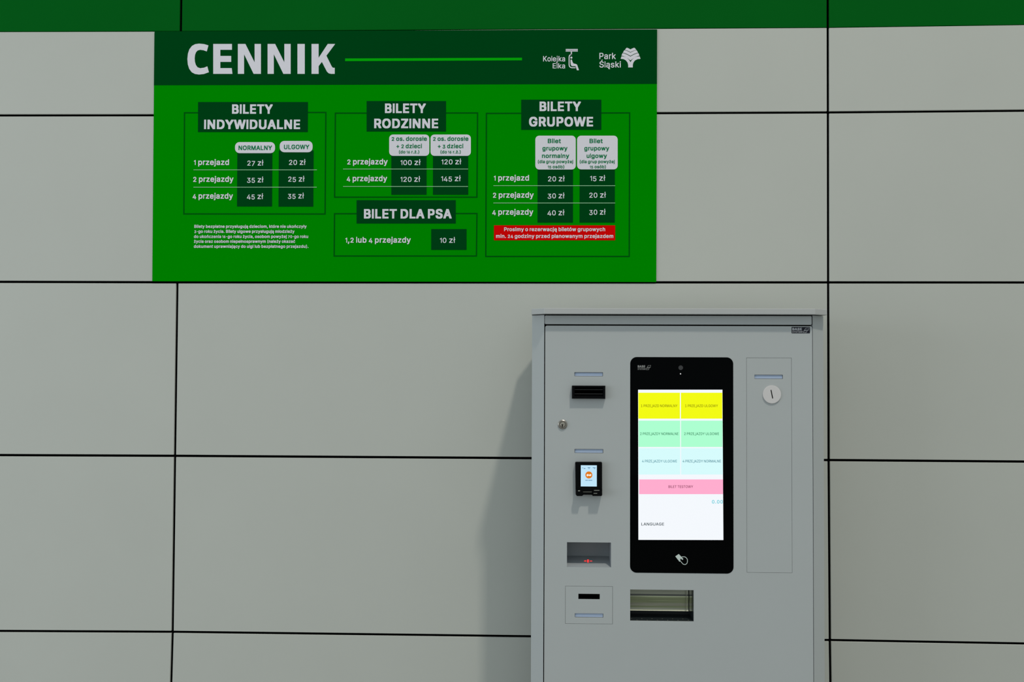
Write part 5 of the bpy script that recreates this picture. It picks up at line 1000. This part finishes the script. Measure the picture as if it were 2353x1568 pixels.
strip(x0 + 0.0005, xs, 'tray_flap')
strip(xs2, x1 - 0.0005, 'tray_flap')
e0 = at(1576.6, 1390, YD + 0.022).x
obj('flap_highlight', *box(e0, e0 + 0.0012, YD + 0.022, YD + 0.024, zat(1404, YD + .022), zat(1357, YD + .022)), OLIVEG, tt)  # thin bar standing in for a vertical highlight on the flap
fl = obj('tray_floor', *box(x0 + 0.0004, x1 - 0.0004, YD + 0.004, YD + 0.084, z0 + 0.0004, z0 + 0.0012), TRAYB, tt)
parts = []
for i in range(6):
    for (px, py) in ((1451 + i * 23.6, 1421.4 + i * .2), (1463.5 + i * 23.6, 1424.8 + i * .2)):
        d = fwd + right * ((px - CX) / FPX) - up * ((py - CY) / FPX)
        t = (z0 + 0.0018 - CAM.z) / d.z
        p = CAM + d * t
        if p.x < x1 - 0.01:
            parts.append(box(p.x - 0.0014, p.x + 0.0014, p.y - 0.0012, p.y + 0.0012, z0 + 0.0011, z0 + 0.0018))
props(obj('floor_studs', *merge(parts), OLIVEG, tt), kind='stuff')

# touchscreen unit
YG = YD - 0.0010
g = prect(1448, 821.2, 1685.2, 1317.8, YG)
touch = plate('touchscreen', [rrect(*g, 0.021, 10)], YG, YD - 0.0001, GLASSB, mach)
bevel_obj(touch, 0.0006, 1)
YQ = YG - 0.0004
SW = em('screen_white', (246, 250, 255), 0.98)
YEL = em('screen_yellow', (242, 250, 4))
MINT = em('screen_mint', (172, 255, 208))
CYA = em('screen_cyan', (214, 251, 252))
PNK = em('screen_pink', (255, 172, 206))
scr = shape('screen', [[(1466.2, 896), (1660.0, 896), (1662.2, 1241.6), (1467.0, 1241.2)]], YQ, SW, touch)
TB = [((1466.8, 902.9, 1562.4, 962.6), YEL, '1 PRZEJAZD NORMALNY', 1473, 1556.7, 935.9, (125, 118, 0)),
      ((1564.6, 902.9, 1659.8, 962.6), YEL, '1 PRZEJAZD ULGOWY', 1574.3, 1649.8, 935.9, (125, 118, 0)),
      ((1467.2, 967.1, 1563, 1027.6), MINT, '2 PRZEJAZDY NORMALNE', 1471, 1559, 1000.2, (10, 110, 70)),
      ((1565, 967.1, 1660.3, 1027.6), MINT, '2 PRZEJAZDY ULGOWE', 1572.2, 1652.2, 1000.2, (10, 110, 70)),
      ((1467.5, 1030.4, 1563, 1091), CYA, '4 PRZEJAZDY ULGOWE', 1475.3, 1555.7, 1063.2, (45, 130, 150)),
      ((1565.2, 1030.4, 1660.9, 1091), CYA, '4 PRZEJAZDY NORMALNE', 1568.6, 1656.7, 1063.2, (30, 120, 140)),
      ((1468.7, 1102.3, 1661.4, 1136.1), PNK, 'BILET TESTOWY', 1536.1, 1592.6, 1121.8, (115, 30, 65))]
ink = {}
for rc_, m, s, xa, xb, b, tcol in TB:
    shape('screen_button', [R4(*rc_)], YQ - 0.0004, m, touch)
    if tcol not in ink:
        ink[tcol] = em('screen_ink', tcol)
    lettering('button_lettering', s, xa, xb, b, 5.9, YQ - 0.0007, ink[tcol], touch, wt=0)
lettering('screen_lettering', '0.00', 1636, 1661, 1157.6, 7.8, YQ - 0.0007, em('screen_ink', (60, 200, 215)), touch, wt=1, track=90)
lettering('screen_lettering', 'LANGUAGE', 1473.8, 1526, 1208.3, 6.7, YQ - 0.0007, em('screen_ink', (25, 50, 60)), touch, wt=1, track=20)
cm = at(1564.2, 845.4, YG)
obj('camera_lens', *lathe(cm.x, cm.z, [(.0072, YG), (.0072, YG - .0003), (.0052, YG - .0003), (.0050, YG - .0001), (.0030, YG - .0001), (.0028, YG - .0004)], 24), LENS, touch)
cm = at(1563.7, 859.5, YG)
plate('status_light', [circle(cm.x, cm.z, 0.0019, 16)], YG - 0.0004, YG - 0.0001, WLED, touch)
hp = lambda pts: [(1430 + x / 7.129, 1230 + y / 7.129) for x, y in pts]
parts = [ppoly([hp([(868, 350), (925, 312), (962, 352), (1000, 395), (986, 410), (962, 388), (946, 396), (956, 430), (938, 440)])], YQ),
         ppoly([hp(stroke([(968, 360), (995, 357), (1025, 358), (1052, 378), (1067, 405), (1067, 440), (1056, 470), (1028, 486), (1000, 480), (975, 455), (950, 425)], 10))], YQ)]
obj('contactless_symbol', *merge(parts), ICON, touch)


def maker(x0, y0, x1, y1, Y, m, parent, frac=0.57):
    w_, h_ = x1 - x0, y1 - y0
    ps = [text_mesh('BASE', x0, x0 + w_ * frac, y0 + h_ * 0.52, h_ * 0.46, Y, wt=3),
          text_mesh('SYSTEM', x0, x0 + w_ * frac, y0 + h_ * 0.98, h_ * 0.34, Y, wt=0)]
    a, b = x0 + w_ * (frac + .02), x1
    c = lambda u, v_: (a + (b - a) * u, y0 + h_ * v_)
    for st in ([c(0, .75), c(.3, .68), c(.7, .60), c(.85, .45)], [c(.3, .5), c(.5, .12), c(1, .05), c(.88, .55)], [c(.1, .8), c(.3, .55), c(.6, .45), c(.8, .45)],
               [c(.05, .95), c(.55, .98), c(.7, .7)]):
        ps.append(ppoly([stroke(st, 0.75)], Y))
    return merge(ps)


obj('maker_lettering', *maker(1465.4, 839.2, 1495.5, 850.5, YQ, DIMLOGO, touch), DIMLOGO, touch)
pl = prect(1819, 751.8, 1861, 766.2, YD - 0.0004)
mk = plate('maker_plate', [rrect(*pl, 0.0012, 2)], YD - 0.0006, YD - 0.00005, mat('maker_black', (0.012, 0.012, 0.02), 0.4, 0.2), mach)
obj('lettering', *maker(1820.6, 753.2, 1859.5, 765, YD - 0.0009, WHITE, mk), mat('maker_silver', (0.5, 0.5, 0.53), 0.4, 0.3), mk)

for o in list(bpy.data.objects):
    if o.type == 'MESH' and o.data.users == 1:
        o.data.name = o.name
